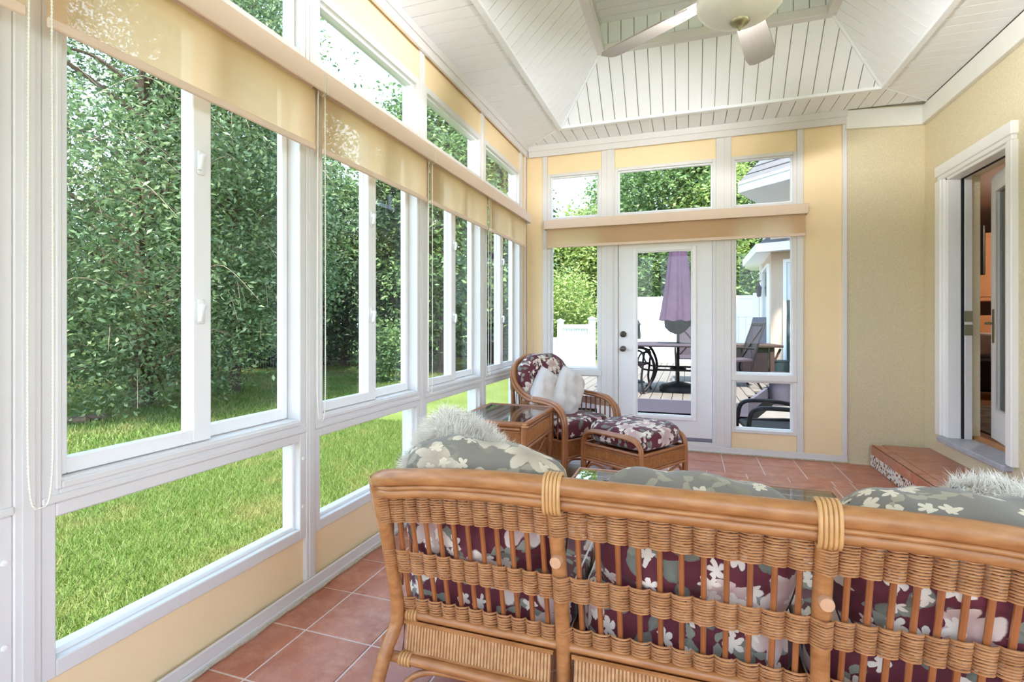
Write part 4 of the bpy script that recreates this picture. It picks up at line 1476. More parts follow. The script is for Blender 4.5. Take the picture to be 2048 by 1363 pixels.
MB().tube([(-0.9, 0.355, 0.25), (0.9, 0.355, 0.25)], 0.018, 10).build('front_rail', 'rattan', sofa, True)
# seat cushions
cent = [-0.575, 0.004, 0.575]
posn = ['left', 'middle', 'right']
for i in range(3):
    t = thing('seat_cushion', 'maroon floral seat cushion seen through the lower sofa spindles, %s one' % posn[i], 'cushion', (SOX + cent[i], SOY + 0.03, 0.335), 0, 'sofa seat cushions')
    rounded_cushion(0.56, 0.60, 0.14, 12, e=7, uvoff=(i * 1.3, 0.2), seed=i).build('cover', 'floral', t, True)
    for zz in (0.058, -0.055):
        MB().tube(smooth_path([(-0.27, -0.29, zz), (0.27, -0.29, zz), (0.272, 0.29, zz), (-0.272, 0.29, zz)], 1, True), 0.004, 6, closed=True).build('piping', 'piping', t, True)
# back cushions: dark maroon print to the back, olive print to the front
bc = [(-0.575, 0.56, 0.42, 0.585, 0.075, 0.07), (0.025, 0.56, 0.36, 0.570, 0.045, 0.03), (0.625, 0.57, 0.38, 0.572, 0.05, 0.02)]
for i, (cx_, w_, h_, zc_, yo, rz) in enumerate(bc):
    t = thing('back_cushion', ['puffy olive floral back cushion at the left end of the sofa', 'low olive floral back cushion in the middle of the sofa', 'olive floral back cushion at the right end of the sofa, corner pinched up'][i], 'cushion',
              (SOX + cx_, SOY - 0.225, zc_), 0, 'sofa back cushions')
    t.rotation_euler = (math.radians(9), rz, 0)
    fr, ba, seam = pillow_mesh(w_, h_, 0.23, 20, (i * 0.9, 0.3), i + 3, 0.008, 0.07)
    fr.build('back_panel', 'floral', t, True)
    ba.build('front_panel', 'floral_olive', t, True)
    # olive cloth also covers the top edge
    mb = MB()
    mb.uv = []
    n = 24
    for a in range(n + 1):
        x = -1 + 2 * a / n
        for b in range(9):
            th_ = PI * b / 8
            r1 = 0.095 * (1 - abs(x) ** 5) ** 0.5 + 0.006
            mb.v.append((x * w_ / 2 * 0.93, -r1 * math.cos(th_) * 0.98, h_ / 2 - 0.058 - 0.05 * abs(x) ** 4 + 0.075 * math.sin(th_) * (1 - 0.3 * abs(x) ** 6) + 0.006 * math.sin(9 * x + i * 2 + b)))
            mb.uv.append((x * w_ / 2 + i * 0.77, b * 0.045 + 0.2))
    for a in range(n):
        for b in range(8):
            o = a * 9 + b
            mb.f.append((o, o + 9, o + 10, o + 1))
    mb.build('top_panel', 'floral_olive', t, True)
    MB().tube(seam, 0.0035, 5, closed=True).build('seam', 'seam', t, True)
# furry pillows on the sofa
for (u_, loc, rot, w_, h_, t_, lab) in ((0, (-0.785, 1.70, 0.645), (math.radians(10), math.radians(32), math.radians(10)), 0.38, 0.38, 0.16, 'shaggy grey-white fur pillow at the left end of the sofa'),
                                        (1, (0.86, 1.74, 0.565), (math.radians(20), math.radians(4), math.radians(-6)), 0.46, 0.38, 0.16, 'shaggy white fur pillow at the right end of the sofa')):
    t = thing('fur_pillow', lab, 'pillow', loc)
    t.rotation_euler = rot
    fr, ba, seam = pillow_mesh(w_, h_, t_, 12, (0, 0), 20 + u_)
    off = len(fr.v)
    fr.v += ba.v
    fr.f += [tuple(q + off for q in f_) for f_ in ba.f]
    fr.uv += ba.uv
    c = fr.build('cover', 'fur', t, True)
    fur_on(c, 20000, 0.05, t, 5 + u_)

# ------------------------------------------------------------------ end table with glass top
TX0, TX1, TY0, TY1, TZT = -1.455, -0.965, 3.06, 3.735, 0.55
et = thing('end_table', 'rattan end table with glass top beside the armchair', 'table', ((TX0 + TX1) / 2, (TY0 + TY1) / 2, 0))
hx_, hy_ = (TX1 - TX0) / 2, (TY1 - TY0) / 2
mb = MB()
MB().tube([(-hx_, -hy_, TZT - 0.016), (hx_, -hy_, TZT - 0.016), (hx_, hy_, TZT - 0.016), (-hx_, hy_, TZT - 0.016)], 0.019, 10, closed=True).build('top_rim', 'rattan_red', et, True)
for (sx, sy) in ((-1, -1), (1, -1), (1, 1), (-1, 1)):
    MB().tube([(sx * hx_ * 0.955, sy * hy_ * 0.965, 0.0), (sx * hx_ * 0.955, sy * hy_ * 0.965, TZT - 0.03)], 0.019, 10).build('leg', 'rattan_red', et, True)
    m = MB()
    for j in range(3):
        m.tube([(sx * hx_ + 0.022 * math.cos(2 * PI * k / 10) * (0.5 if j else 1), sy * hy_ + 0.02 * math.sin(2 * PI * k / 10), TZT - 0.016 + (j - 1) * 0.008) for k in range(10)], 0.004, 5, closed=True)
    m.build('corner_binding', 'binding', et, True)
M['table_glass'] = glass_mat('table_glass', (0.70, 0.76, 0.78), 0.10, 0.85)
MB().bbox(-hx_ + 0.012, -hy_ + 0.012, TZT - 0.012, hx_ - 0.012, hy_ - 0.012, TZT - 0.004, 0.002).build('glass_top', 'table_glass', et)
MB().box(-hx_ + 0.012, -hy_ + 0.012, TZT - 0.034, hx_ - 0.012, hy_ - 0.012, TZT - 0.028).build('under_panel', 'reed_red', et)
ZA0, ZA1 = 0.375, 0.50
for (p0, p1, sd) in (((-hx_ + 0.03, -hy_ + 0.012), (hx_ - 0.03, -hy_ + 0.012), 1), ((hx_ - 0.012, -hy_ + 0.03), (hx_ - 0.012, hy_ - 0.03), 1), ((hx_ - 0.03, hy_ - 0.012), (-hx_ + 0.03, hy_ - 0.012), 1), ((-hx_ + 0.012, hy_ - 0.03), (-hx_ + 0.012, -hy_ + 0.03), 1)):
    mb = MB()
    reed_panel(mb, p0, p1, ZA0 + 0.012, ZA1 - 0.008, 0.0042, 0.009)
    mb.build('reed_panel', 'reed_red', et, kind='stuff')
    n = Vector((p1[1] - p0[1], -(p1[0] - p0[0]), 0)).normalized() * 0.006
    for z, r_ in ((ZA0, 0.012), (ZA1 + 0.004, 0.011), (ZA0 + 0.022, 0.004), (ZA1 - 0.014, 0.004)):
        MB().tube([(p0[0] + n.x, p0[1] + n.y, z), (p1[0] + n.x, p1[1] + n.y, z)], r_, 8).build('apron_rail', 'rattan_red', et, True)
    a, b = Vector((p0[0], p0[1], 0)), Vector((p1[0], p1[1], 0))
    d_ = (b - a)
    MB().tube(smooth_path([a + Vector((0, 0, 0.16)), a + d_ * 0.05 + Vector((0, 0, 0.27)), a + d_ * 0.2 + Vector((0, 0, 0.345)), a + d_ * 0.5 + Vector((0, 0, 0.30)), a + d_ * 0.8 + Vector((0, 0, 0.345)), a + d_ * 0.95 + Vector((0, 0, 0.27)), b + Vector((0, 0, 0.16))], 6), 0.008, 7).build('arch_brace', 'rattan_red', et, True)
for y in (-hy_ * 0.965, hy_ * 0.965):
    MB().tube([(-hx_ * 0.955, y, 0.10), (hx_ * 0.955, y, 0.10)], 0.011, 8).build('stretcher', 'rattan_red', et, True)
MB().tube([(0, -hy_ * 0.96, 0.10), (0, hy_ * 0.96, 0.10)], 0.011, 8).build('stretcher', 'rattan_red', et, True)

# ------------------------------------------------------------------ armchair
CA = math.radians(58.7)
ch = thing('rattan_armchair', 'rattan armchair with arched back and maroon floral cushions in the far corner', 'armchair', (-1.005, 4.145, 0), CA)
HWc = 0.30
def hoop(dx, dy, dz):
    side = [(-HWc - dx, -0.345 - dy, 0.0), (-HWc - dx, -0.35 - dy, 0.25), (-HWc - dx, -0.345 - dy, 0.45 + dz), (-HWc - dx, -0.29, 0.545 + dz), (-HWc - dx, -0.16, 0.575 + dz), (-HWc - 0.01 - dx, 0.02, 0.585 + dz), (-HWc - dx, 0.15, 0.635 + dz), (-HWc + 0.01 - dx, 0.24, 0.72 + dz), (-0.225 - dx * 0.7, 0.30 + dy, 0.82 + dz), (-0.11 - dx * 0.3, 0.33 + dy, 0.875 + dz)]
    return smooth_path(side + [(0, 0.335 + dy, 0.890 + dz)] + [(-x, y, z) for x, y, z in reversed(side)], 6)
MB().tube(hoop(0, 0, 0), 0.019, 10).build('hoop', 'rattan_red', ch, True)
MB().tube(hoop(0.026, 0.010, -0.014), 0.013, 8).build('hoop', 'rattan_red', ch, True)
MB().tube(hoop(-0.024, 0.0, -0.012), 0.010, 8).build('hoop', 'rattan_red', ch, True)
for s in (-1, 1):
    MB().tube(smooth_path([(s * 0.26, 0.36, 0.0), (s * 0.27, 0.30, 0.25), (s * 0.275, 0.27, 0.5), (s * 0.27, 0.285, 0.72)], 5), 0.017, 10).build('leg', 'rattan_red', ch, True)
    for j in range(9):
        y = -0.28 + 0.052 * j
        zt = 0.55 if j < 7 else 0.60
        MB().tube([(s * HWc, y, 0.30), (s * HWc, y, zt)], 0.006, 6).build('spindle', 'rattan_dark', ch, True)
    mb = MB()
    for k in range(8):
        mb.tube([(s * (HWc + 0.006 * (1 if i % 2 else -1)), -0.31 + 0.026 * i, 0.49 + 0.0078 * k) for i in range(19)], 0.0033, 5)
    mb.build('woven_band', 'weave', ch, True, kind='stuff')
for j in range(-5, 6):
    x = j * 0.045
    MB().tube([(x, 0.28, 0.28), (x, 0.335, 0.86 - 0.06 * (abs(j) / 5) ** 2)], 0.006, 6).build('spindle', 'rattan_dark', ch, True)
for (z0, n_) in ((0.40, 9), (0.62, 12)):
    mb = MB()
    for k in range(n_):
        mb.tube([(-0.27 + 0.0225 * i, 0.31 + 0.03 * (z0 - 0.4) + 0.006 * (1 if i % 2 else -1), z0 + 0.0078 * k) for i in range(25)], 0.0033, 5)
    mb.build('woven_band', 'weave', ch, True, kind='stuff')
CR = [(-0.29, -0.325), (0.29, -0.325), (0.27, 0.30), (-0.27, 0.30)]
for i in range(4):
    p0, p1 = CR[i], CR[(i + 1) % 4]
    mb = MB()
    reed_panel(mb, p0, p1, 0.175, 0.285, 0.004, 0.0085)
    mb.build('reed_panel', 'reed_red', ch, kind='stuff')
    for z in (0.165, 0.292):
        n = Vector((p1[1] - p0[1], -(p1[0] - p0[0]), 0)).normalized() * 0.006
        MB().tube([(p0[0] + n.x, p0[1] + n.y, z), (p1[0] + n.x, p1[1] + n.y, z)], 0.011, 8).build('apron_rail', 'rattan_red', ch, True)
    a, b = Vector((p0[0], p0[1], 0)), Vector((p1[0], p1[1], 0))
    d_ = b - a
    MB().tube(smooth_path([a + Vector((0, 0, 0.01)), a + d_ * 0.04 + Vector((0, 0, 0.09)), a + d_ * 0.16 + Vector((0, 0, 0.145)), a + d_ * 0.5 + Vector((0, 0, 0.12)), a + d_ * 0.84 + Vector((0, 0, 0.145)), a + d_ * 0.96 + Vector((0, 0, 0.09)), b + Vector((0, 0, 0.01))], 6), 0.008, 7).build('arch_brace', 'rattan_red', ch, True)
MB().box(-0.28, -0.31, 0.25, 0.28, 0.29, 0.28).build('seat_deck', 'rattan_dark', ch)
def place_local(t, parent_loc, rz, local):
    c, s = math.cos(rz), math.sin(rz)
    t.location = (parent_loc[0] + c * local[0] - s * local[1], parent_loc[1] + s * local[0] + c * local[1], parent_loc[2] + local[2])
CL = (-1.005, 4.145, 0)
t = thing('seat_cushion', 'thick maroon floral seat cushion on the rattan armchair', 'cushion', (0, 0, 0), CA)
place_local(t, CL, CA, (0, -0.055, 0.365))
rounded_cushion(0.545, 0.56, 0.145, 12, e=6, crown=0.12, uvoff=(2.2, 1.1), seed=9).build('cover', 'floral', t, True)
t = thing('back_cushion', 'arched maroon floral back cushion of the rattan armchair', 'cushion', (0, 0, 0), CA)
place_local(t, CL, CA, (0, 0.17, 0.66))
t.rotation_euler = (math.radians(-14), 0, CA)
mb = rounded_cushion(0.56, 0.17, 0.52, 16, e=3.0, uvoff=(3.1, 0.4), seed=10, noise=0.003)
for i, (x, y, z) in enumerate(mb.v):          # arch the top
    zz = z
    if z > 0:
        zz = z * (0.62 + 0.38 * math.sqrt(max(0.0, 1 - (x / 0.33) ** 2)))
    mb.v[i] = (x, y, zz)
mb.build('cover', 'floral', t, True)
for k, (lx, ly, lz, ry, rzz, lab) in enumerate(((-0.14, 0.02, 0.60, 40, -4, 'white linen pillow leaning left on the armchair'), (0.045, -0.05, 0.60, 36, -14, 'white linen pillow leaning in front on the armchair'))):
    t = thing('linen_pillow', lab, 'pillow', (0, 0, 0), CA, 'armchair pillows')
    place_local(t, CL, CA, (lx, ly, lz))
    t.rotation_euler = (math.radians(-22), math.radians(ry), CA + math.radians(rzz))
    fr, ba, seam = pillow_mesh(0.30, 0.46, 0.15, 16, (0, 0), 40 + k, 0.008, 0.10)
    off = len(fr.v)
    fr.v += ba.v
    fr.f += [tuple(q + off for q in f_) for f_ in ba.f]
    fr.uv += ba.uv
    fr.build('cover', 'pillow', t, True)
    MB().tube(seam, 0.003, 5, closed=True).build('seam', 'pillow', t, True)

# ------------------------------------------------------------------ ottoman
OL = (-0.372, 3.80, 0)
ot = thing('rattan_ottoman', 'square rattan ottoman with hooped sides in front of the armchair', 'ottoman', OL, CA)
ho_ = 0.25
for s in (-1, 1):
    mb = MB()
    hp = smooth_path([(s * ho_, -ho_, 0.0), (s * ho_, -ho_, 0.28), (s * ho_, -ho_ + 0.02, 0.365), (s * ho_, -ho_ + 0.09, 0.40), (s * ho_, 0, 0.405), (s * ho_, ho_ - 0.09, 0.40), (s * ho_, ho_ - 0.02, 0.365), (s * ho_, ho_, 0.28), (s * ho_, ho_, 0.0)], 6)
    mb.tube(hp, 0.016, 10)
    mb.build('hoop', 'rattan_red', ot, True)
    mb = MB()
    mb.tube([(x + s * 0.018, y * 1.02, max(0, z - 0.006)) for x, y, z in hp], 0.011, 8)
    mb.build('hoop', 'rattan_red', ot, True)
OR_ = [(-ho_, -ho_), (ho_, -ho_), (ho_, ho_), (-ho_, ho_)]
for i in range(4):
    p0, p1 = OR_[i], OR_[(i + 1) % 4]
    mb = MB()
    reed_panel(mb, p0, p1, 0.20, 0.295, 0.004, 0.0085)
    mb.build('reed_panel', 'reed_red', ot, kind='stuff')
    n = Vector((p1[1] - p0[1], -(p1[0] - p0[0]), 0)).normalized() * 0.006
    for z, r_ in ((0.19, 0.011), (0.302, 0.011), (0.207, 0.004), (0.284, 0.004)):
        MB().tube([(p0[0] + n.x, p0[1] + n.y, z), (p1[0] + n.x, p1[1] + n.y, z)], r_, 8).build('apron_rail', 'rattan_red', ot, True)
    a, b = Vector((p0[0], p0[1], 0)), Vector((p1[0], p1[1], 0))
    d_ = b - a
    MB().tube(smooth_path([a + Vector((0, 0, 0.01)), a + d_ * 0.04 + Vector((0, 0, 0.10)), a + d_ * 0.16 + Vector((0, 0, 0.165)), a + d_ * 0.5 + Vector((0, 0, 0.14)), a + d_ * 0.84 + Vector((0, 0, 0.165)), a + d_ * 0.96 + Vector((0, 0, 0.10)), b + Vector((0, 0, 0.01))], 6), 0.0085, 7).build('arch_brace', 'rattan_red', ot, True)
MB().box(-0.24, -0.24, 0.27, 0.24, 0.24, 0.29).build('deck', 'rattan_dark', ot)
t = thing('ottoman_cushion', 'square maroon floral cushion on the ottoman', 'cushion', (OL[0], OL[1], 0.385), CA)
rounded_cushion(0.485, 0.53, 0.15, 14, e=5, crown=0.18, uvoff=(4.4, 2.1), seed=12).build('cover', 'floral', t, True)

# ------------------------------------------------------------------ coffee table
KX0, KX1, KY0, KY1, KZ = -0.535, 0.612, 2.09, 2.645, 0.42
ct = thing('coffee_table', 'low rattan coffee table with glass top in front of the sofa', 'table', ((KX0 + KX1) / 2, (KY0 + KY1) / 2, 0))
hx_, hy_ = (KX1 - KX0) / 2, (KY1 - KY0) / 2
MB().tube([(-hx_, -hy_, KZ - 0.015), (hx_, -hy_, KZ - 0.015), (hx_, hy_, KZ - 0.015), (-hx_, hy_, KZ - 0.015)], 0.018, 10, closed=True).build('top_rim', 'rattan_red', ct, True)
MB().bbox(-hx_ + 0.012, -hy_ + 0.012, KZ - 0.010, hx_ - 0.012, hy_ - 0.012, KZ - 0.002, 0.002).build('glass_top', 'table_glass', ct)
for (sx, sy) in ((-1, -1), (1, -1), (1, 1), (-1, 1)):
    MB().tube([(sx * hx_ * 0.97, sy * hy_ * 0.95, 0.0), (sx * hx_ * 0.97, sy * hy_ * 0.95, KZ - 0.03)], 0.019, 10).build('leg', 'rattan_red', ct, True)
for (p0, p1) in (((-hx_, -hy_ + 0.01), (hx_, -hy_ + 0.01)), ((hx_ - 0.01, -hy_), (hx_ - 0.01, hy_)), ((hx_, hy_ - 0.01), (-hx_, hy_ - 0.01)), ((-hx_ + 0.01, hy_), (-hx_ + 0.01, -hy_))):
    mb = MB()
    reed_panel(mb, p0, p1, 0.30, 0.385, 0.004, 0.009)
    mb.build('reed_panel', 'reed_red', ct, kind='stuff')
    MB().tube([(p0[0], p0[1], 0.295), (p1[0], p1[1], 0.295)], 0.011, 8).build('apron_rail', 'rattan_red', ct, True)
MB().box(-hx_ + 0.02, -hy_ + 0.02, 0.12, hx_ - 0.02, hy_ - 0.02, 0.135).build('shelf', 'reed_red', ct)

# ================================================================== outdoors
GZ = -0.25
M['lawn'] = ground_mat('lawn_soil')
M['grass'] = leaf_mat('grass_blade', [(70, 96, 30), (92, 118, 44), (112, 132, 58), (98, 124, 46), (146, 142, 96)], 0.6, 0.35, patch=(150, 138, 86))
M['leaf_cherry'] = leaf_mat('cherry_leaf', [(73, 97, 60), (89, 112, 72), (105, 126, 83), (120, 139, 96), (140, 153, 107)], 0.35, 0.4)
M['leaf_dark'] = leaf_mat('dark_leaf', [(54, 76, 48), (67, 88, 57), (79, 101, 65), (95, 115, 76)], 0.5, 0.3)
M['leaf_mid'] = leaf_mat('mid_leaf', [(80, 109, 63), (95, 122, 70), (113, 139, 80), (136, 155, 95)], 0.5, 0.4)
M['leaf_lime'] = leaf_mat('lime_leaf', [(113, 137, 68), (137, 158, 79), (156, 172, 96), (177, 184, 120)], 0.5, 0.45)
M['bark'] = plain('bark', (84, 70, 58), 0.9, var=0.3, scale=14, bump=0.8, bscale=30, spec=0.1)
M['twig'] = plain('pale_twig', (126, 110, 90), 0.8, var=0.2)
M['mulch'] = plain('bark_mulch', (92, 66, 50), 0.95, var=0.4, scale=20, bump=0.8, bscale=50, spec=0.1)
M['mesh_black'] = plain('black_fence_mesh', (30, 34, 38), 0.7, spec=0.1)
M['deck'] = plain('weathered_deck', (104, 97, 91), 0.7, var=0.10, scale=3, stretch=(6, 0.6, 1), spec=0.1)
M['deck_trim'] = plain('grey_violet_trim', (82, 78, 90), 0.7, var=0.05, spec=0.1)
M['vinyl'] = plain('white_fence_vinyl', (244, 244, 246), 0.45, var=0.01)
M['house'] = plain('cream_siding', (204, 180, 158), 0.85, var=0.03, scale=40, bump=0.3, spec=0.1)
M['shingle'] = plain('grey_shingle', (92, 88, 86), 0.9, var=0.15, scale=8, spec=0.1)
M['sling'] = plain('mauve_sling', (66, 57, 63), 0.8, var=0.06, scale=30, spec=0.1)
M['umbrella'] = plain('mauve_canvas', (76, 57, 74), 0.85, var=0.10, scale=12, bump=0.4, bscale=25, spec=0.1)
M['umbrella_dark'] = plain('umbrella_lining', (22, 21, 25), 0.85, spec=0.1)
M['patio_metal'] = plain('brown_patio_metal', (40, 35, 38), 0.4, var=0.1, spec=0.1)
M['wicker_dark'] = plain('dark_wicker', (46, 38, 40), 0.7, var=0.3, scale=60, bump=0.8, bscale=80, spec=0.1)
M['wood_top'] = plain('weathered_wood_top', (66, 52, 48), 0.6, var=0.12, scale=6, stretch=(1, 8, 1), spec=0.1)
M['teal'] = plain('teal_glaze', (48, 66, 72), 0.35, var=0.25, scale=40, bump=0.4, bscale=50, spec=0.1)
M['win_dark'] = plain('dark_house_window', (60, 84, 74), 0.08, var=0.2, scale=2)
M['blind_white'] = plain('white_house_blind', (232, 238, 236), 0.6)
M['soil'] = plain('soil', (84, 76, 68), 0.95, var=0.3, scale=10, bump=0.5, spec=0.1)

lawn = MB()
lawn.add([(-70, -30, GZ), (60, -30, GZ), (60, 90, GZ), (-70, 90, GZ)], [(0, 1, 2, 3)])
lawn = lawn.build('ground', 'lawn')
lawn['kind'] = 'structure'
lawn['label'] = 'lawn ground around the sunroom'
# grass blades where the lawn is close
rs = np.random.RandomState(2)
def grass(n, x0, x1, y0, y1, hmin, hmax, wd, dens_pow=1.0):
    t = rs.rand(n) ** dens_pow
    x = x1 + (x0 - x1) * t
    y = y0 + (y1 - y0) * rs.rand(n)
    P0 = np.stack([x, y, np.full(n, GZ - 0.002)], 1)
    h = hmin + (hmax - hmin) * rs.rand(n)
    lean = rs.normal(0, 0.55, (n, 2)) * h[:, None]
    tip = P0 + np.stack([lean[:, 0], lean[:, 1], h], 1)
    a = rs.rand(n) * 2 * PI
    sd = np.stack([np.cos(a), np.sin(a), np.zeros(n)], 1) * wd / 2
    return np.stack([P0 - sd, P0 + sd, tip], 1).reshape(-1, 3)
V = np.concatenate([grass(260000, -6.5, XL - 0.16, 0.2, 6.5, 0.025, 0.065, 0.0055, 1.3), grass(160000, -15.0, -5.0, 1.0, 16.0, 0.04, 0.09, 0.016, 1.2)], 0)
F = np.arange(len(V)).reshape(-1, 3)
go = fast_tris('lawn_grass', V, F, 'grass')
go['kind'] = 'stuff'
go['label'] = 'short sunlit lawn grass outside the left windows'

# ------------------------------------------------------------------ trees
def leaf_cloud(centres, n_each, spread, size, seed, droop=0.3):
    r = np.random.RandomState(seed)
    k = len(centres)
    C = np.repeat(np.asarray(centres), n_each, 0)
    N = len(C)
    g = r.normal(0, 1, (N, 3)) * np.asarray(spread)
    P = C + g
    d = r.normal(0, 1, (N, 3))
    d[:, 2] = d[:, 2] * 0.6 - droop
    d /= np.linalg.norm(d, axis=1)[:, None]
    s = np.cross(d, r.normal(0, 1, (N, 3)))
    s /= np.linalg.norm(s, axis=1)[:, None] + 1e-9
    nrm = np.cross(d, s)
    L = size * (0.7 + 0.6 * r.rand(N))[:, None]
    W = L * 0.24
    mid = P + d * L * 0.5
    V = np.stack([P, mid + s * W + nrm * L * 0.08, P + d * L - nrm * L * 0.06, mid - s * W + nrm * L * 0.08], 1).reshape(-1, 3)
    b = np.arange(N)[:, None] * 4
    F = np.concatenate([b + np.array([0, 1, 2]), b + np.array([0, 2, 3])], 0)
    return V, F
def make_tree(name, label, cat, base, ztop, zlow, rad, k, n_each, spread, size, mat, seed, trunk=0.14, group=None, twigs=False, droop=0.3, shape=1.0):
    r = np.random.RandomState(seed)
    t = thing(name, label, cat, (base[0], base[1], GZ), 0, group)
    zc, zh = (ztop + zlow) / 2 - GZ, (ztop - zlow) / 2
    cs = []
    while len(cs) < k:
        p = r.normal(0, 1, 3)
        p /= np.linalg.norm(p)
        q = p * (0.55 + 0.45 * r.rand() ** 0.6)
        w = 1.0 if shape == 1.0 else max(0.12, 1 - shape * (q[2] + 1) / 2)
        cs.append((q[0] * rad * w, q[1] * rad * w, zc + q[2] * zh))
    cs = np.array(cs)
    V, F = leaf_cloud(cs, n_each, spread, size, seed + 1, droop)
    V[:, 2] = np.maximum(V[:, 2], 0.02)
    f = fast_tris('foliage', V, F, mat, t)
    f['kind'] = 'stuff'
    if trunk:
        top = zc + zh * 0.55
        mb = MB()
        tp = smooth_path([(0, 0, 0), (0.05, -0.04, top * 0.35), (-0.05, 0.05, top * 0.7), (0, 0, top)], 5)
        mb.tube(tp, [trunk * (1 - 0.8 * i / (len(tp) - 1)) for i in range(len(tp))], 8)
        mb.build('trunk', 'bark', t, True)
        mb = MB()
        for c in cs[: min(k, 46)]:
            z0 = max(0.5, min(top * 0.9, c[2] - 0.45 * math.hypot(c[0], c[1])))
            m_ = Vector((c[0] * 0.5, c[1] * 0.5, (z0 + c[2]) / 2 + 0.25))
            pp = smooth_path([(0, 0, z0), m_, c], 5)
            mb.tube(pp, [trunk * 0.32 * (1 - 0.85 * i / (len(pp) - 1)) for i in range(len(pp))], 5)
        mb.build('branch', 'bark', t, True, kind='stuff')
    if twigs:
        mb = MB()
        for c in cs[:: 1]:
            for j in range(2):
                a = r.rand() * 6.28
                L = 0.5 + 0.6 * r.rand()
                pp = smooth_path([c, c + np.array([math.cos(a) * L * 0.45, math.sin(a) * L * 0.45, 0.12 * L]), c + np.array([math.cos(a) * L, math.sin(a) * L, -0.35 * L])], 4)
                mb.tube(pp, [0.009 * (1 - 0.8 * i / (len(pp) - 1)) for i in range(len(pp))], 4)
        mb.build('twig', 'twig', t, True, kind='stuff')
    return t
b1 = at_depth(285, 8.7)
make_tree('cherry_tree', 'big leafy cherry tree with drooping twigs filling the nearest left window', 'tree', b1, 8.6, -0.10, 3.3, 330, 330, (0.34, 0.34, 0.32), 0.085, 'leaf_cherry', 11, 0.16, None, True, 0.45)
b2 = at_depth(470, 10.6)
make_tree('leafy_tree', 'bright green leafy tree behind the cherry tree, right pane of the nearest window', 'tree', b2, 7.2, 0.55, 1.9, 130, 300, (0.34, 0.34, 0.3), 0.095, 'leaf_mid', 21, 0.12, 'trees beyond the lawn')
spec = [  # u, depth, top, low, rad, clusters, each, leaf, mat, label, shape
    (60, 17.0, 8.5, 0.0, 3.2, 60, 200, 0.2, 'leaf_dark', 'dark tree far behind the cherry tree at the left edge', 0.3),
    (400, 18.0, 8.0, 0.0, 3.0, 60, 220, 0.2, 'leaf_dark', 'dark dense tree behind the bright leafy tree', 0.3),
    (585, 15.5, 6.8, 0.2, 2.0, 80, 240, 0.15, 'leaf_dark', 'dark feathery tree between the nearest and second window', 0.6),
    (690, 17.0, 6.2, 0.3, 1.8, 70, 240, 0.15, 'leaf_mid', 'rounded green tree seen through the second window', 0.4),
    (790, 16.0, 6.0, 0.1, 1.6, 80, 240, 0.15, 'leaf_dark', 'dark ivy-clad tree right of centre in the second window', 0.4),
    (885, 14.5, 8.6, 0.6, 2.0, 100, 260, 0.15, 'leaf_mid', 'tall green tree filling the third transom', 0.3),
    (985, 17.0, 8.2, 0.2, 1.9, 90, 240, 0.17, 'leaf_dark', 'tall dark tree seen through the window nearest the far corner', 0.3),
    (1050, 22.0, 5.0, 0.0, 2.0, 50, 220, 0.18, 'leaf_mid', 'low green tree behind the far corner post', 0.3),
    (1165, 21.0, 5.6, 0.4, 2.1, 90, 240, 0.18, 'leaf_lime', 'yellow-green tree left of the patio door above the stair railing', 0.3),
    (1225, 25.0, 8.6, 0.6, 2.6, 70, 200, 0.2, 'leaf_mid', 'pale green tree showing at the right of the left transom', 0.5),
    (1330, 20.0, 9.0, 0.8, 2.8, 130, 260, 0.18, 'leaf_mid', 'wide green tree behind the closed umbrella', 0.2),
    (1415, 18.5, 8.4, 2.4, 1.2, 40, 220, 0.18, 'leaf_lime', 'yellowish leafy tree at the right of the wide transom', 0.2),
    (1490, 21.0, 9.6, 0.8, 2.9, 120, 260, 0.18, 'leaf_mid', 'tall green tree above the house roof', 0.2),
]
for i, (u, d, zt, zl, rad, k, ne, sz, mt, lab, shp) in enumerate(spec):
    make_tree('garden_tree', lab, 'tree', at_depth(u, d), zt, zl, rad, k, ne, (0.38, 0.38, 0.34), sz, mt, 100 + i * 7, 0.16, 'trees beyond the lawn', shape=shp)
sh = [(-60, 21, 3.6), (140, 21, 3.2), (300, 21, 3.4), (470, 22, 3.6), (600, 21, 3.0), (720, 22, 3.4), (830, 21, 3.0), (930, 22, 3.4), (1020, 23, 3.2), (1090, 26, 3.4), (1190, 28, 3.6), (1290, 27, 3.6), (1400, 27, 3.8), (1520, 27, 3.8)]
shl = ['at the left edge', 'behind the cherry trunk', 'behind the nearest window latch', 'behind the nearest right pane', 'behind the second post', 'behind the second window', 'right of the second window latch', 'behind the third window',
       'behind the last window', 'behind the far corner', 'behind the stair railing', 'behind the white fence left of the umbrella', 'behind the umbrella', 'behind the house corner']
for i, (u, d, zt) in enumerate(sh):
    make_tree('hedge_shrub', 'dark hedge shrub along the lawn edge ' + shl[i], 'shrub', at_depth(u, d), zt, GZ - 0.3, 1.7, 40, 190, (0.42, 0.42, 0.36), 0.2, 'leaf_dark', 300 + i * 5, 0, 'hedge along the lawn edge')
for i, (u, d, zt, lab) in enumerate(((40, 13.6, 1.5, 'left of the cherry trunk'), (190, 13.4, 1.6, 'straight behind the cherry trunk'), (340, 13.8, 1.5, 'right of the cherry trunk'), (640, 17.5, 1.7, 'below the rounded tree in the second window'))):
    make_tree('understory_shrub', 'low dark shrub in the shade ' + lab, 'shrub', at_depth(u, d), zt, GZ - 0.3, 1.15, 26, 200, (0.32, 0.32, 0.26), 0.12, 'leaf_dark', 700 + i * 3, 0, 'low shrubs behind the cherry tree')
make_tree('lime_shrub', 'yellow-green shrub behind the white stair railing', 'shrub', at_depth(1128, 14.5), 2.5, 0.0, 0.95, 40, 260, (0.24, 0.24, 0.22), 0.10, 'leaf_lime', 501, 0)
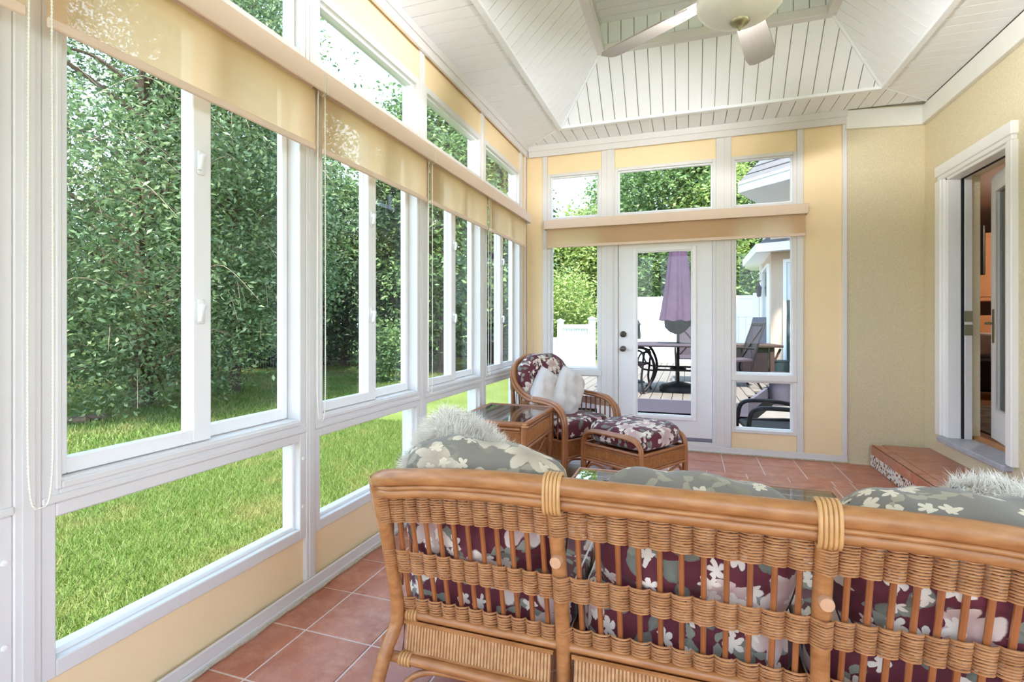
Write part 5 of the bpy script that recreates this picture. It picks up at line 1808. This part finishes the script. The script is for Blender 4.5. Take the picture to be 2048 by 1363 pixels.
make_tree('low_shrub', 'small leafy shrub at the lawn edge in the second window', 'shrub', at_depth(770, 12.5), 1.1, GZ, 0.45, 14, 160, (0.2, 0.2, 0.2), 0.10, 'leaf_mid', 502, 0)

# mulch strip at the lawn edge
mb = MB()
pts_o = [at_depth(u, d) for u, d in ((-200, 13.5), (60, 13), (250, 13.0), (430, 13.5), (560, 14.5), (700, 15.2), (850, 15.5))]
pts_i = [at_depth(u, d) for u, d in ((-200, 11.2), (60, 10.8), (250, 11.2), (430, 12.2), (560, 13.4), (700, 14.2), (850, 15.1))]
poly = [(x, y, GZ + 0.012) for x, y in pts_o] + [(x, y, GZ + 0.012) for x, y in reversed(pts_i)]
n = len(pts_o)
mb.add([(x, y, GZ + 0.03) for x, y in pts_o] + [(x, y, GZ + 0.008) for x, y in pts_i], [(i, i + 1, n + i + 1, n + i) for i in range(n - 1)])
o = mb.build('mulch_bed', 'mulch')
o['kind'] = 'structure'
o['label'] = 'brown mulch strip along the lawn edge'
# cut logs on the lawn
for k, (u, v, L, a, lab) in enumerate(((146, 842, 0.34, 0.5, 'short dark cut log lying on the lawn, left one'), (182, 836, 0.36, 0.7, 'longer dark cut log lying on the lawn, right one'))):
    d = (1.17 - GZ - 0.05) * FPX / (v - 646)
    x, y = at_depth(u, d)
    t = thing('cut_log', lab, 'log', (x, y, GZ + 0.05), a, 'logs on the lawn')
    mb = MB().tube([(-L / 2, 0, 0), (-L * 0.1, 0.01, 0.006), (L / 2, 0, 0.0)], [0.06, 0.055, 0.058], 10)
    mb.build('bark', 'bark', t, True)
    MB().lathe([(0.05, L / 2), (0.05, L / 2 + 0.003)], (0, 0, 0), 10, 'x').build('cut_end', 'twig', t)
# black mesh fence behind the cherry tree
bf = thing('mesh_fence', 'black mesh fence panel in shade beyond the lawn', 'fence', at_depth(450, 15.5) + (GZ,), math.radians(40))
for i in range(7):
    MB().tube([(-2.1 + 0.7 * i, 0, 0), (-2.1 + 0.7 * i, 0, 1.35)], 0.02, 6).build('fence_post', 'mesh_black', bf)
mb = MB()
for i in range(60):
    mb.box(-2.1 + 0.07 * i, -0.004, 0.02, -2.1 + 0.07 * i + 0.055, 0.004, 1.3)
mb.build('mesh', 'mesh_black', bf, kind='stuff')

# ------------------------------------------------------------------ deck
DZ = 0.15
dk = thing('wooden_deck', 'pale weathered wooden deck with grey-violet edge boards beyond the patio door', 'deck', (0, 0, 0))
EA, EB = (0.72, 7.25), (1.35, 9.6)
bw, gap = 0.142, 0.008
x = -2.2
while x < 1.32:
    y0 = 7.19
    if x + bw > EA[0]:
        y0 = EA[1] + (x + bw - EA[0]) * (EB[1] - EA[1]) / (EB[0] - EA[0])
    y0 = min(y0, 12.2)
    MB().bbox(x, y0, DZ - 0.03, x + bw - gap, 14.0, DZ, 0.003).build('deck_board', 'deck', dk)
    x += bw
MB().bbox(-2.2, 7.15, -0.02, EA[0], 7.185, DZ + 0.004, 0.004).build('fascia', 'deck_trim', dk)
MB().prism([(EA[0] - 0.02, 7.15, 0.0), (EB[0] + 0.6, EB[1] + 2.24, 0.0), (EB[0] + 0.56, EB[1] + 2.26, 0.0), (EA[0] - 0.06, 7.17, 0.0)], (0, 0, DZ + 0.004)).build('fascia', 'deck_trim', dk)
MB().box(-2.2, 7.25, GZ, 0.6, 7.3, DZ - 0.04).build('shadow_skirt', 'mesh_black', dk)  # black sheets standing in for the shadow below the deck edge
MB().prism([(EA[0] + 0.0, 7.3, GZ), (EB[0] + 0.58, EB[1] + 2.3, GZ), (EB[0] + 0.54, EB[1] + 2.3, GZ), (EA[0] - 0.05, 7.3, GZ)], (0, 0, 0.24)).build('shadow_skirt', 'mesh_black', dk)
MB().prism([(-2.2, 7.3, -0.06), (0.6, 7.35, -0.06), (1.3, 9.9, -0.06), (1.3, 14.0, -0.06), (-2.2, 14.0, -0.06)], (0, 0, DZ)).build('substructure', 'mesh_black', dk)
# lower landing just outside the door
M['slab'] = plain('pale_concrete', (112, 106, 100), 0.85, var=0.12, scale=5, spec=0.1)
o = MB().prism([(-1.2, YF + 0.14, GZ), (3.2, YF + 0.14, GZ), (3.2, 9.2, GZ), (1.34, 9.2, GZ), (0.74, 7.12, GZ), (-1.2, 7.12, GZ)], (0, 0, 0.15)).build('landing_slab', 'slab')
tag(o, 'low ground-level slab between the patio door and the raised deck', 'paving')

# white privacy fence
pf = thing('privacy_fence', 'tall white vinyl privacy fence at the back of the deck', 'fence', (0, 14.2, DZ - 0.2))
for i in range(3):
    x0 = -1.6 + 1.6 * i
    MB().bbox(x0 - 0.065, -0.065, 0, x0 + 0.065, 0.065, 1.98, 0.006).build('fence_post', 'vinyl', pf)
    if i < 2:
        for j in range(9):
            a = x0 + 0.07 + j * 0.1625
            MB().bbox(a, -0.02, 0.1, a + 0.158, 0.02, 1.38, 0.006).build('fence_board', 'vinyl', pf)
        MB().bbox(x0 + 0.066, -0.03, 1.38, x0 + 1.534, 0.03, 1.50, 0.006).build('fence_rail', 'vinyl', pf)
        MB().bbox(x0 + 0.066, -0.025, 1.50, x0 + 1.534, 0.025, 1.84, 0.006).build('fence_board', 'vinyl', pf)
        MB().bbox(x0 + 0.066, -0.035, 1.84, x0 + 1.534, 0.035, 1.92, 0.006).build('fence_rail', 'vinyl', pf)
        MB().bbox(x0 + 0.066, -0.03, 0.02, x0 + 1.534, 0.03, 0.12, 0.006).build('fence_rail', 'vinyl', pf)

# white stair railing with balusters
p0, p1 = Vector(at_depth(1121, 11.9)), Vector(at_depth(1184, 11.0))
rl = thing('stair_railing', 'white railing with balusters and capped posts left of the patio door', 'railing', (p0.x, p0.y, DZ), math.atan2((p1 - p0).y, (p1 - p0).x))
LR = (p1 - p0).length
for i, (x, h) in enumerate(((0, 1.06), (LR, 1.10))):
    po = MB().bbox(x - 0.055, -0.055, -0.3, x + 0.055, 0.055, h, 0.006).build('railing_post', 'vinyl', rl)
    mb = MB()
    mb.bbox(x - 0.07, -0.07, h, x + 0.07, 0.07, h + 0.025, 0.004)
    mb.add([(x - 0.065, -0.065, h + 0.025), (x + 0.065, -0.065, h + 0.025), (x + 0.065, 0.065, h + 0.025), (x - 0.065, 0.065, h + 0.025), (x, 0, h + 0.07)], [(0, 1, 4), (1, 2, 4), (2, 3, 4), (3, 0, 4)])
    mb.build('post_cap', 'vinyl', po)
MB().bbox(0.05, -0.04, 0.90, LR - 0.05, 0.04, 0.99, 0.008).build('top_rail', 'vinyl', rl)
MB().bbox(0.05, -0.03, 0.04, LR - 0.05, 0.03, 0.10, 0.006).build('bottom_rail', 'vinyl', rl)
nb = int((LR - 0.12) / 0.085)
for i in range(nb):
    x = 0.06 + (LR - 0.12) * (i + 0.5) / nb
    MB().bbox(x - 0.02, -0.02, 0.1, x + 0.02, 0.02, 0.9, 0.003).build('baluster', 'vinyl', rl)
p2 = Vector(at_depth(1108, 13.2))
t = thing('stair_newel', 'low white stepped newel at the left end of the stair railing', 'railing', (p2.x, p2.y, DZ - 0.3))
MB().bbox(-0.06, -0.06, 0, 0.06, 0.06, 0.95, 0.006).build('railing_post', 'vinyl', t)
MB().bbox(-0.5, -0.04, 0.5, 0.4, 0.04, 0.6, 0.006).build('top_rail', 'vinyl', t)
MB().bbox(-0.5, -0.03, 0.05, 0.4, 0.03, 0.12, 0.006).build('bottom_rail', 'vinyl', t)

# patio table with umbrella
tu = at_depth(1356, 7.75)
pt_ = thing('patio_table', 'brown metal patio table with scrolled legs around the umbrella pole', 'table', (tu[0], tu[1], DZ))
mb = MB()
hp = [(-0.52, -0.62), (0.52, -0.62), (0.62, -0.52), (0.62, 0.52), (0.52, 0.62), (-0.52, 0.62), (-0.62, 0.52), (-0.62, -0.52)]
MB().prism([(x, y, 0.705) for x, y in hp], (0, 0, 0.012)).build('table_top', 'sling', pt_)
MB().tube([(x * 1.01, y * 1.01, 0.702) for x, y in hp], 0.016, 8, closed=True).build('top_rim', 'sling', pt_, True)
for (sx, sy) in ((-1, -1), (1, -1), (1, 1), (-1, 1)):
    MB().tube(smooth_path([(sx * 0.50, sy * 0.50, 0.0), (sx * 0.40, sy * 0.40, 0.10), (sx * 0.33, sy * 0.33, 0.30), (sx * 0.34, sy * 0.34, 0.46), (sx * 0.42, sy * 0.42, 0.62), (sx * 0.52, sy * 0.52, 0.69)], 6), 0.020, 8).build('leg', 'patio_metal', pt_, True)
    MB().tube(smooth_path([(sx * 0.33, sy * 0.33, 0.33), (sx * 0.47, sy * 0.47, 0.36), (sx * 0.54, sy * 0.54, 0.46), (sx * 0.50, sy * 0.50, 0.58), (sx * 0.42, sy * 0.42, 0.60)], 6), 0.012, 8).build('scroll', 'patio_metal', pt_, True)
MB().tube([(-0.33, -0.33, 0.34), (0.33, -0.33, 0.34), (0.33, 0.33, 0.34), (-0.33, 0.33, 0.34)], 0.014, 8, closed=True).build('brace', 'patio_metal', pt_, True)
MB().tube([(0.11 * math.cos(2 * PI * k / 16), 0.11 * math.sin(2 * PI * k / 16), 0.34) for k in range(16)], 0.012, 6, closed=True).build('brace_ring', 'patio_metal', pt_, True)
um = thing('patio_umbrella', 'closed mauve canvas umbrella standing in a black base', 'umbrella', (tu[0], tu[1], DZ))
MB().lathe([(0.27, 0.0), (0.275, 0.06), (0.24, 0.10), (0.10, 0.135), (0.05, 0.15)], (0, 0, 0), 24).build('base', 'metal_black', um, True)
MB().tube([(0, 0, 0.14), (0, 0, 2.55)], 0.022, 10).build('pole', 'patio_metal', um, True)
mb = MB()
rings = [(2.50, 0.03, 0.0), (2.30, 0.09, 0.2), (2.0, 0.135, 0.25), (1.7, 0.165, 0.3), (1.4, 0.20, 0.35), (1.15, 0.235, 0.4), (1.06, 0.25, 0.42)]
nn = 64
for (z, r_, am) in rings:
    for j in range(nn):
        t_ = 2 * PI * j / nn
        rr_ = r_ * (1 + 0.22 * am * math.sin(8 * t_) + 0.14 * am * math.sin(13 * t_ + 1.0))
        mb.v.append((rr_ * math.cos(t_), rr_ * math.sin(t_), z + 0.025 * am * math.sin(8 * t_ + 0.5)))
for i in range(len(rings) - 1):
    for j in range(nn):
        mb.f.append((i * nn + j, i * nn + (j + 1) % nn, (i + 1) * nn + (j + 1) % nn, (i + 1) * nn + j))
mb.build('canopy', 'umbrella', um, True)
mb = MB()
rings = [(1.10, 0.17), (0.98, 0.165), (0.91, 0.11), (0.87, 0.03)]
for (z, r_) in rings:
    for j in range(48):
        t_ = 2 * PI * j / 48
        rr_ = r_ * (1 + 0.2 * math.sin(9 * t_))
        mb.v.append((rr_ * math.cos(t_), rr_ * math.sin(t_), z + 0.02 * math.sin(8 * t_)))
for i in range(3):
    for j in range(48):
        mb.f.append((i * 48 + j, i * 48 + (j + 1) % 48, (i + 1) * 48 + (j + 1) % 48, (i + 1) * 48 + j))
mb.build('canopy_lining', 'umbrella_dark', um, True)

def patio_chair(loc, rz, label):
    t = thing('patio_chair', label, 'chair', loc, rz, 'sling patio chairs')
    for s in (-1, 1):
        MB().tube(smooth_path([(s * 0.27, -0.30, 0.0), (s * 0.27, -0.26, 0.20), (s * 0.28, -0.28, 0.42), (s * 0.29, -0.27, 0.60), (s * 0.29, -0.05, 0.64), (s * 0.28, 0.22, 0.62)], 6), 0.016, 8).build('arm', 'patio_metal', t, True)
        MB().tube(smooth_path([(s * 0.26, 0.34, 0.0), (s * 0.26, 0.20, 0.25), (s * 0.26, 0.22, 0.42), (s * 0.25, 0.30, 0.72), (s * 0.24, 0.40, 1.02)], 6), 0.016, 8).build('leg', 'patio_metal', t, True)
    mb = MB()
    for i in range(2):
        mb.tube([(-0.24, 0.40 - 0.0 * i, 1.02 - 0.02 * i), (0.24, 0.40, 1.02 - 0.02 * i)], 0.016, 8)
    mb.build('back_bar', 'patio_metal', t, True)
    MB().prism([(-0.245, 0.225, 0.44), (0.245, 0.225, 0.44), (0.235, 0.40, 1.01), (-0.235, 0.40, 1.01)], (0, 0.012, 0)).build('back_sling', 'sling', t)
    mb = MB()
    for a, b in (((-0.24, 0.44), (0.24, 1.0)), ((0.24, 0.44), (-0.24, 1.0))):
        mb.tube([(a[0], 0.218, a[1]), (0, 0.30, 0.72), (b[0], 0.39, b[1])], 0.010, 6)
    mb.build('cross_brace', 'patio_metal', t, True)
    MB().prism([(-0.25, -0.27, 0.40), (0.25, -0.27, 0.40), (0.25, 0.23, 0.43), (-0.25, 0.23, 0.43)], (0, 0, 0.025)).build('seat_sling', 'sling', t)
    return t
c = at_depth(1392, 8.9)
patio_chair((c[0] - 0.05, c[1] + 0.1, DZ), 0.0, 'mauve sling patio chair facing us behind the patio table')
c = at_depth(1255, 7.8)
patio_chair((c[0], c[1], DZ), math.radians(84), 'mauve sling patio chair at the left of the patio table')
c = at_depth(1474, 8.2)
patio_chair((c[0] - 0.05, c[1] + 0.1, DZ), math.radians(-75), 'mauve sling patio chair right of the patio table, by the bar table')
# bar height wood-top table on wicker base
c = at_depth(1502, 9.3)
bt = thing('wicker_bar_table', 'wicker side bar with weathered wood top on the deck', 'table', (c[0], c[1], DZ), math.radians(6))
MB().bbox(-0.30, -0.45, 0.60, 0.42, 0.45, 0.645, 0.006).build('table_top', 'wood_top', bt)
mb = MB().bbox(-0.24, -0.40, 0.02, 0.20, 0.40, 0.60, 0.02)
mb.build('base', 'wicker_dark', bt)
for y in (-0.38, 0.38):
    MB().bbox(0.22, y - 0.03, 0.0, 0.29, y + 0.03, 0.60, 0.004).build('leg', 'wood_top', bt)
    MB().tube([(0.26, y, 0.30), (0.39, y, 0.58)], 0.02, 6).build('bracket', 'wood_top', bt)
# grey lounge back beyond it
c = at_depth(1509, 10.6)
t = thing('reclining_lounger', 'grey-violet tilted lounger back against the house corner', 'chair', (c[0], c[1], DZ), math.radians(-25))
MB().prism([(-0.22, 0, 0.40), (0.22, 0, 0.40), (0.22, 0.55, 1.15), (-0.22, 0.55, 1.15)], (0, 0.03, -0.02)).build('backrest', 'deck_trim', t)
MB().bbox(-0.22, -0.9, 0.36, 0.22, 0.02, 0.40, 0.006).build('seat', 'deck_trim', t)
for (x, y) in ((-0.2, -0.85), (0.2, -0.85), (-0.2, 0.3), (0.2, 0.3)):
    MB().bbox(x - 0.02, y - 0.02, 0.0, x + 0.02, y + 0.02, 0.40 if y < 0 else 0.78, 0.003).build('leg', 'deck_trim', t)
# planters
def planter(u, d, r0, r1, h, mat, lab, z=DZ):
    c = at_depth(u, d)
    t = thing('planter', lab, 'planter', (c[0], c[1], z), 0)
    MB().lathe([(r0, 0.0), (r0 * 0.5 + r1 * 0.5, h * 0.5), (r1, h * 0.94), (r1 * 1.04, h * 0.95), (r1 * 1.04, h), (r1 * 0.9, h), (r1 * 0.88, h * 0.9)], (0, 0, 0), 26).build('pot', mat, t, True)
    MB().lathe([(r1 * 0.88, h * 0.88), (r1 * 0.5, h * 0.92), (0.01, h * 0.93)], (0, 0, 0), 20).build('soil', 'soil', t, True)
planter(1558, 9.6, 0.16, 0.175, 0.33, 'teal', 'textured teal planter against the cream house wall')
planter(1532, 9.8, 0.075, 0.085, 0.16, 'teal', 'small dark teal pot beside the large teal planter')
M['pink'] = plain('pink_clay', (126, 98, 96), 0.7, var=0.06, spec=0.1)
planter(1536, 10.4, 0.09, 0.10, 0.5, 'pink', 'tall narrow pinkish clay planter behind the small teal pot')
planter(1560, 8.0, 0.13, 0.17, 0.5, 'deck_trim', 'grey planter on the lower level under the deck edge', -0.10)
# dark iron chair on the lower landing
t = thing('iron_lounge_chair', 'dark iron lounge chair with curved arm on the lower level outside the right low window', 'chair', (0.92, 5.72, -0.10), math.radians(6))
for s in (-1, 1):
    y = s * 0.26
    MB().tube(smooth_path([(-0.42, y, 0.0), (-0.40, y, 0.30), (-0.34, y, 0.44), (-0.1, y, 0.455), (0.14, y, 0.42), (0.34, y, 0.34), (0.50, y, 0.22)], 6), 0.022, 8).build('arm', 'metal_black', t, True)
    MB().tube(smooth_path([(-0.40, y, 0.24), (-0.1, y, 0.26), (0.2, y, 0.24), (0.46, y, 0.0)], 6), 0.018, 8).build('leg', 'metal_black', t, True)
MB().bbox(-0.40, -0.25, 0.22, 0.26, 0.25, 0.255, 0.006).build('seat', 'metal_black', t)
for j in range(5):
    MB().tube([(0.24, -0.2 + 0.1 * j, 0.26), (0.46, -0.2 + 0.1 * j, 0.60)], 0.012, 6).build('back_bar', 'metal_black', t, True)

# black potted iron stand seen at the left edge of the patio door glass
c = at_depth(1274, 8.9)
t = thing('garden_lantern_stand', 'slim black iron lantern stand by the patio table', 'stand', (c[0], c[1], DZ))
MB().tube([(0, 0, 0), (0, 0, 0.75)], 0.015, 8).build('pole', 'metal_black', t, True)
MB().lathe([(0.06, 0.75), (0.065, 0.80), (0.05, 0.98), (0.07, 1.0), (0.02, 1.08)], (0, 0, 0), 10).build('lantern', 'metal_black', t, True)
MB().lathe([(0.14, 0.0), (0.12, 0.03), (0.02, 0.05)], (0, 0, 0), 14).build('foot', 'metal_black', t, True)

# ------------------------------------------------------------------ house wing
hw = thing('house_wing', 'cream house wing with grey shingle roof right of the deck', 'house', (0, 0, GZ))
ca_ = Vector(at_depth(1541, 10.2))       # near corner
cb_ = Vector(at_depth(1525, 12.2))       # far corner of the side face
cc_ = Vector((3.3, ca_.y - 0.75))
EZ = 2.62 - GZ
MB().prism([(cb_.x, cb_.y, 0), (ca_.x, ca_.y, 0), (cc_.x, cc_.y, 0), (cc_.x + 0.4, cb_.y + 1.5, 0), (cb_.x + 0.6, cb_.y + 1.5, 0)], (0, 0, EZ + 1.2)).build('wall', 'house', hw)
def face_pt(p, q, t, z, off):
    d_ = (q - p)
    n_ = Vector((d_.y, -d_.x)).normalized()
    r_ = p + d_ * t + n_ * off
    return (r_.x, r_.y, z)
def wall_window(p, q, t0, t1, z0, z1, blind, sgn=1):
    fr = MB()
    w_ = 0.06 / (q - p).length
    for (a, b, c_, d_) in ((t0 - w_, t0, z0 - 0.06, z1 + 0.06), (t1, t1 + w_, z0 - 0.06, z1 + 0.06), (t0, t1, z0 - 0.06, z0), (t0, t1, z1, z1 + 0.06)):
        fr.add([face_pt(p, q, a, c_, 0.0), face_pt(p, q, b, c_, 0.0), face_pt(p, q, b, d_, 0.0), face_pt(p, q, a, d_, 0.0), face_pt(p, q, a, c_, sgn * 0.05), face_pt(p, q, b, c_, sgn * 0.05), face_pt(p, q, b, d_, sgn * 0.05), face_pt(p, q, a, d_, sgn * 0.05)],
               [(0, 1, 2, 3), (4, 5, 6, 7), (0, 1, 5, 4), (1, 2, 6, 5), (2, 3, 7, 6), (3, 0, 4, 7)])
    f_ = fr.build('window', 'vinyl', hw)
    MB().prism([face_pt(p, q, t0, z0, 0.012), face_pt(p, q, t1, z0, 0.012), face_pt(p, q, t1, z1, 0.012), face_pt(p, q, t0, z1, 0.012)], (0.0, 0.004, 0)).build('pane', 'win_dark', f_)
    if blind:
        MB().prism([face_pt(p, q, t0, blind, 0.018), face_pt(p, q, t1, blind, 0.018), face_pt(p, q, t1, z1, 0.018), face_pt(p, q, t0, z1, 0.018)], (0.0, 0.003, 0)).build('blind', 'blind_white', f_)
wall_window(cb_, ca_, 0.18, 0.86, 0.60 - GZ + 0.0, 2.32 - GZ, None)
L2 = (cc_ - ca_).length
wall_window(ca_, cc_, 0.30 / L2, 0.95 / L2, 0.42 - GZ, 2.35 - GZ, 1.62 - GZ)
# corner board
MB().bbox(cb_.x - 0.06, cb_.y - 0.03, 0, cb_.x + 0.02, cb_.y + 0.05, EZ, 0.004).build('corner_board', 'vinyl', hw)
# lower eave and roof
ov = 0.36
e0 = Vector((cb_.x - ov * 1.1, cb_.y + 0.2))
e1 = Vector((ca_.x - ov * 0.8, ca_.y - ov))
e2 = Vector((cc_.x, cc_.y - ov * 1.2))
mb = MB()
mb.prism([(e0.x, e0.y, EZ - 0.05), (e1.x, e1.y, EZ - 0.05), (e2.x, e2.y, EZ - 0.05), (cc_.x + 0.4, cb_.y + 1.6, EZ - 0.05), (e0.x + 0.3, cb_.y + 1.6, EZ - 0.05)], (0, 0, 0.05))
mb.build('soffit', 'vinyl', hw)
mb = MB()
for p, q in ((e0, e1), (e1, e2)):
    mb.prism([(p.x, p.y, EZ - 0.08), (q.x, q.y, EZ - 0.08), (q.x, q.y, EZ + 0.08), (p.x, p.y, EZ + 0.08)], (-0.02, -0.03, 0))
mb.build('fascia', 'vinyl', hw)
mb = MB()
apex = (cc_.x - 0.6, cb_.y + 0.6, EZ + 1.35)
mb.add([(e0.x, e0.y, EZ + 0.06), (e1.x, e1.y, EZ + 0.06), (e2.x, e2.y, EZ + 0.06), apex, (apex[0] + 1.2, apex[1], apex[2]), (e0.x + 0.3, cb_.y + 1.6, EZ + 0.06)],
       [(0, 1, 3), (1, 2, 4, 3), (0, 3, 5), (3, 4, 5)])
mb.build('roof', 'shingle', hw)
# higher roof whose eave shows in the right transom
uE = 3.42 - GZ
f0, f1 = Vector(at_depth(1476, 8.9)), Vector(at_depth(1600, 7.9))
mb = MB()
mb.prism([(f0.x, f0.y, uE), (f1.x, f1.y, uE + 0.02), (f1.x, f1.y, uE + 0.15), (f0.x, f0.y, uE + 0.13)], (0.02, 0.04, 0))
mb.prism([(f0.x, f0.y - 0.05, uE + 0.13), (f1.x, f1.y - 0.05, uE + 0.15), (f1.x, f1.y + 0.05, uE + 0.15), (f0.x, f0.y + 0.05, uE + 0.13)], (0, 0, 0.04))
mb.build('gutter', 'vinyl', hw)
mb = MB()
mb.add([(f0.x, f0.y, uE), (f1.x, f1.y, uE), (f1.x + 0.3, f1.y + 1.4, uE), (f0.x + 0.6, f0.y + 1.4, uE)], [(0, 1, 2, 3)])
mb.build('upper_soffit', 'vinyl', hw)
g0, g1 = Vector(at_depth(1576, 10.2)), Vector(at_depth(1640, 9.6))
zr = uE + 1.55
# shingle courses as real lapped strips
nc = 7
for k in range(nc):
    a, b = k / nc, (k + 1) / nc
    pl = lambda t: Vector((f0.x + (g0.x - f0.x) * t, f0.y + (g0.y - f0.y) * t, uE + 0.16 + (zr - uE - 0.16) * t))
    pr = lambda t: Vector((f1.x + (g1.x - f1.x) * t, f1.y + (g1.y - f1.y) * t, uE + 0.16 + (zr - uE - 0.16) * t))
    MB().prism([pl(a) + Vector((0, -0.012, 0.014)), pr(a) + Vector((0, -0.012, 0.014)), pr(b), pl(b)], (0, 0.01, -0.03)).build('shingle_course', 'shingle', hw)
h0 = Vector(at_depth(1562, 9.4))
MB().prism([(h0.x, h0.y, uE + 0.75), (h0.x + 0.45, h0.y - 0.25, uE + 1.7), (h0.x + 0.62, h0.y - 0.3, uE + 1.62), (h0.x + 0.34, h0.y - 0.2, uE + 0.62)], (0.03, 0.08, 0)).build('rake_board', 'vinyl', hw)
# lantern on the house corner, hose reel on the wall
c = at_depth(1517, 11.8)
t = thing('wall_lantern', 'small grey wall lantern at the house corner', 'lantern', (c[0] + 0.02, c[1] + 0.1, 1.72))
MB().lathe([(0.035, 0.06), (0.042, 0.08), (0.058, 0.24), (0.072, 0.26), (0.02, 0.34), (0.008, 0.40)], (0, 0, 0), 6).build('cage', 'sling', t)
MB().tube([(0, 0, 0.40), (0.05, 0.03, 0.44), (0.12, 0.06, 0.36)], 0.012, 6).build('bracket', 'sling', t)
p = face_pt(ca_, cc_, 0.52, 0.62, 0.10)
t = thing('hose_reel', 'round grey hose reel on the cream house wall', 'hose reel', p)
mb = MB()
for k in range(5):
    r_ = 0.16 + 0.012 * k
    mb.tube([(r_ * math.cos(2 * PI * j / 24), 0.02 * (k % 2), r_ * math.sin(2 * PI * j / 24)) for j in range(24)], 0.012, 6, closed=True)
mb.build('hose', 'sling', t, True)
MB().lathe([(0.10, 0.05), (0.10, -0.04), (0.19, -0.045), (0.19, -0.055), (0.02, -0.06)], (0, 0, 0), 20, 'y').build('drum', 'sling', t, True)

# ------------------------------------------------------------------ room behind the house door
M['in_wall'] = plain('taupe_wall', (158, 140, 132), 0.8, var=0.03)
M['in_floor'] = plain('oak_floor', (126, 82, 50), 0.35, var=0.2, scale=4, stretch=(1, 9, 1))
M['cabinet'] = plain('maple_cabinet', (214, 158, 116), 0.45, var=0.06, scale=5)
M['black'] = plain('black_leather', (18, 17, 19), 0.5)
M['rug'] = plain('dark_patterned_rug', (62, 56, 56), 0.95, rgb2=(120, 110, 104), scale=7)
FH = DZ0 - 0.005
rm = MB()
rm.box(XR + 0.2, 3.2, FH - 0.1, 7.2, 14.5, FH)
rm = rm.build('floor_house', 'in_floor')
rm['kind'] = 'structure'
rm['label'] = 'oak floor of the room behind the house door'
mb = MB()
mb.box(XR + 0.2, 14.4, FH, 7.2, 14.5, 3.2)
mb.box(7.1, 3.2, FH, 7.2, 14.5, 3.2)
mb.box(XR + 0.2, 3.2, FH, 7.2, 3.3, 3.2)
mb.box(XR + 0.2, 5.3, FH, XR + 0.3, 14.5, 3.2)
mb = mb.build('wall_house', 'in_wall')
mb['kind'] = 'structure'
mb['label'] = 'taupe walls of the room behind the house door'
o = MB().box(XR + 0.2, 3.2, 3.2, 7.2, 14.5, 3.3).build('ceiling_house', 'in_wall')
o['kind'] = 'structure'
def in_pt(u, d):
    return at_depth(u, d)
c = in_pt(1947, 8.2)
t = thing('television', 'black television seen through the gap of the house door', 'television', (c[0], c[1], FH), math.radians(-40))
MB().bbox(-0.28, -0.03, 1.62, 0.14, 0.03, 2.40, 0.01).build('screen', 'black', t)
MB().bbox(-0.10, 0.03, 1.8, 0.02, 0.25, 2.2, 0.01).build('wall_bracket', 'black', t)
MB().bbox(-0.08, 0.22, 0.0, 0.0, 0.27, 2.3, 0.01).build('pole', 'black', t)
c = in_pt(1985, 9.0)
t = thing('kitchen_cabinet', 'maple kitchen cabinet seen through the gap of the house door', 'cabinet', (c[0], c[1], FH), math.radians(-30))
MB().bbox(-0.6, 0, 1.25, 0.8, 0.4, 2.45, 0.01).build('body', 'cabinet', t)
MB().bbox(-0.6, 0, 0, 0.8, 0.5, 1.0, 0.01).build('base', 'cabinet', t)
MB().bbox(-0.52, -0.02, 1.32, 0.05, 0.0, 2.38, 0.01).build('door', 'cabinet', t)
MB().bbox(0.12, -0.02, 1.32, 0.72, 0.0, 2.38, 0.01).build('door', 'cabinet', t)
MB().tube(smooth_path([(-0.42, -0.03, 1.2), (-0.42, -0.09, 1.05), (-0.42, -0.10, 0.8), (-0.42, -0.03, 0.6)], 6), 0.02, 8).build('handle', 'white_bright', t, True)
c = in_pt(1962, 6.3)
t = thing('black_sofa', 'black sofa end seen low in the gap of the house door', 'sofa', (c[0], c[1], FH), math.radians(-20))
MB().bbox(-0.45, -0.4, 0.06, 0.6, 0.4, 0.45, 0.03).build('base', 'black', t)
MB().bbox(-0.45, 0.25, 0.45, 0.6, 0.42, 0.62, 0.03).build('backrest', 'black', t)
t = thing('throw_pillow', 'white pillow on the black sofa behind the house door', 'pillow', (c[0] - 0.05, c[1] - 0.12, FH + 0.60))
t.rotation_euler = (math.radians(-15), 0, math.radians(-25))
fr, ba, seam = pillow_mesh(0.52, 0.34, 0.16, 10, (0, 0), 77)
off = len(fr.v)
fr.v += ba.v
fr.f += [tuple(q + off for q in f_) for f_ in ba.f]
fr.uv += ba.uv
fr.build('cover', 'pillow', t, True)
o = MB().bbox(2.2, 4.9, FH, 4.4, 6.6, FH + 0.012, 0.004).build('patterned_rug', 'rug')
tag(o, 'dark patterned rug on the oak floor behind the house door', 'rug')
lp = bpy.data.lights.new('kitchen_lamp', 'POINT')
lp.energy = 22
lp.color = (1.0, 0.82, 0.62)
lp.shadow_soft_size = 0.15
lo_ = bpy.data.objects.new('kitchen_lamp', lp)
COL.objects.link(lo_)
lo_.location = (5.2, 8.5, 2.9)
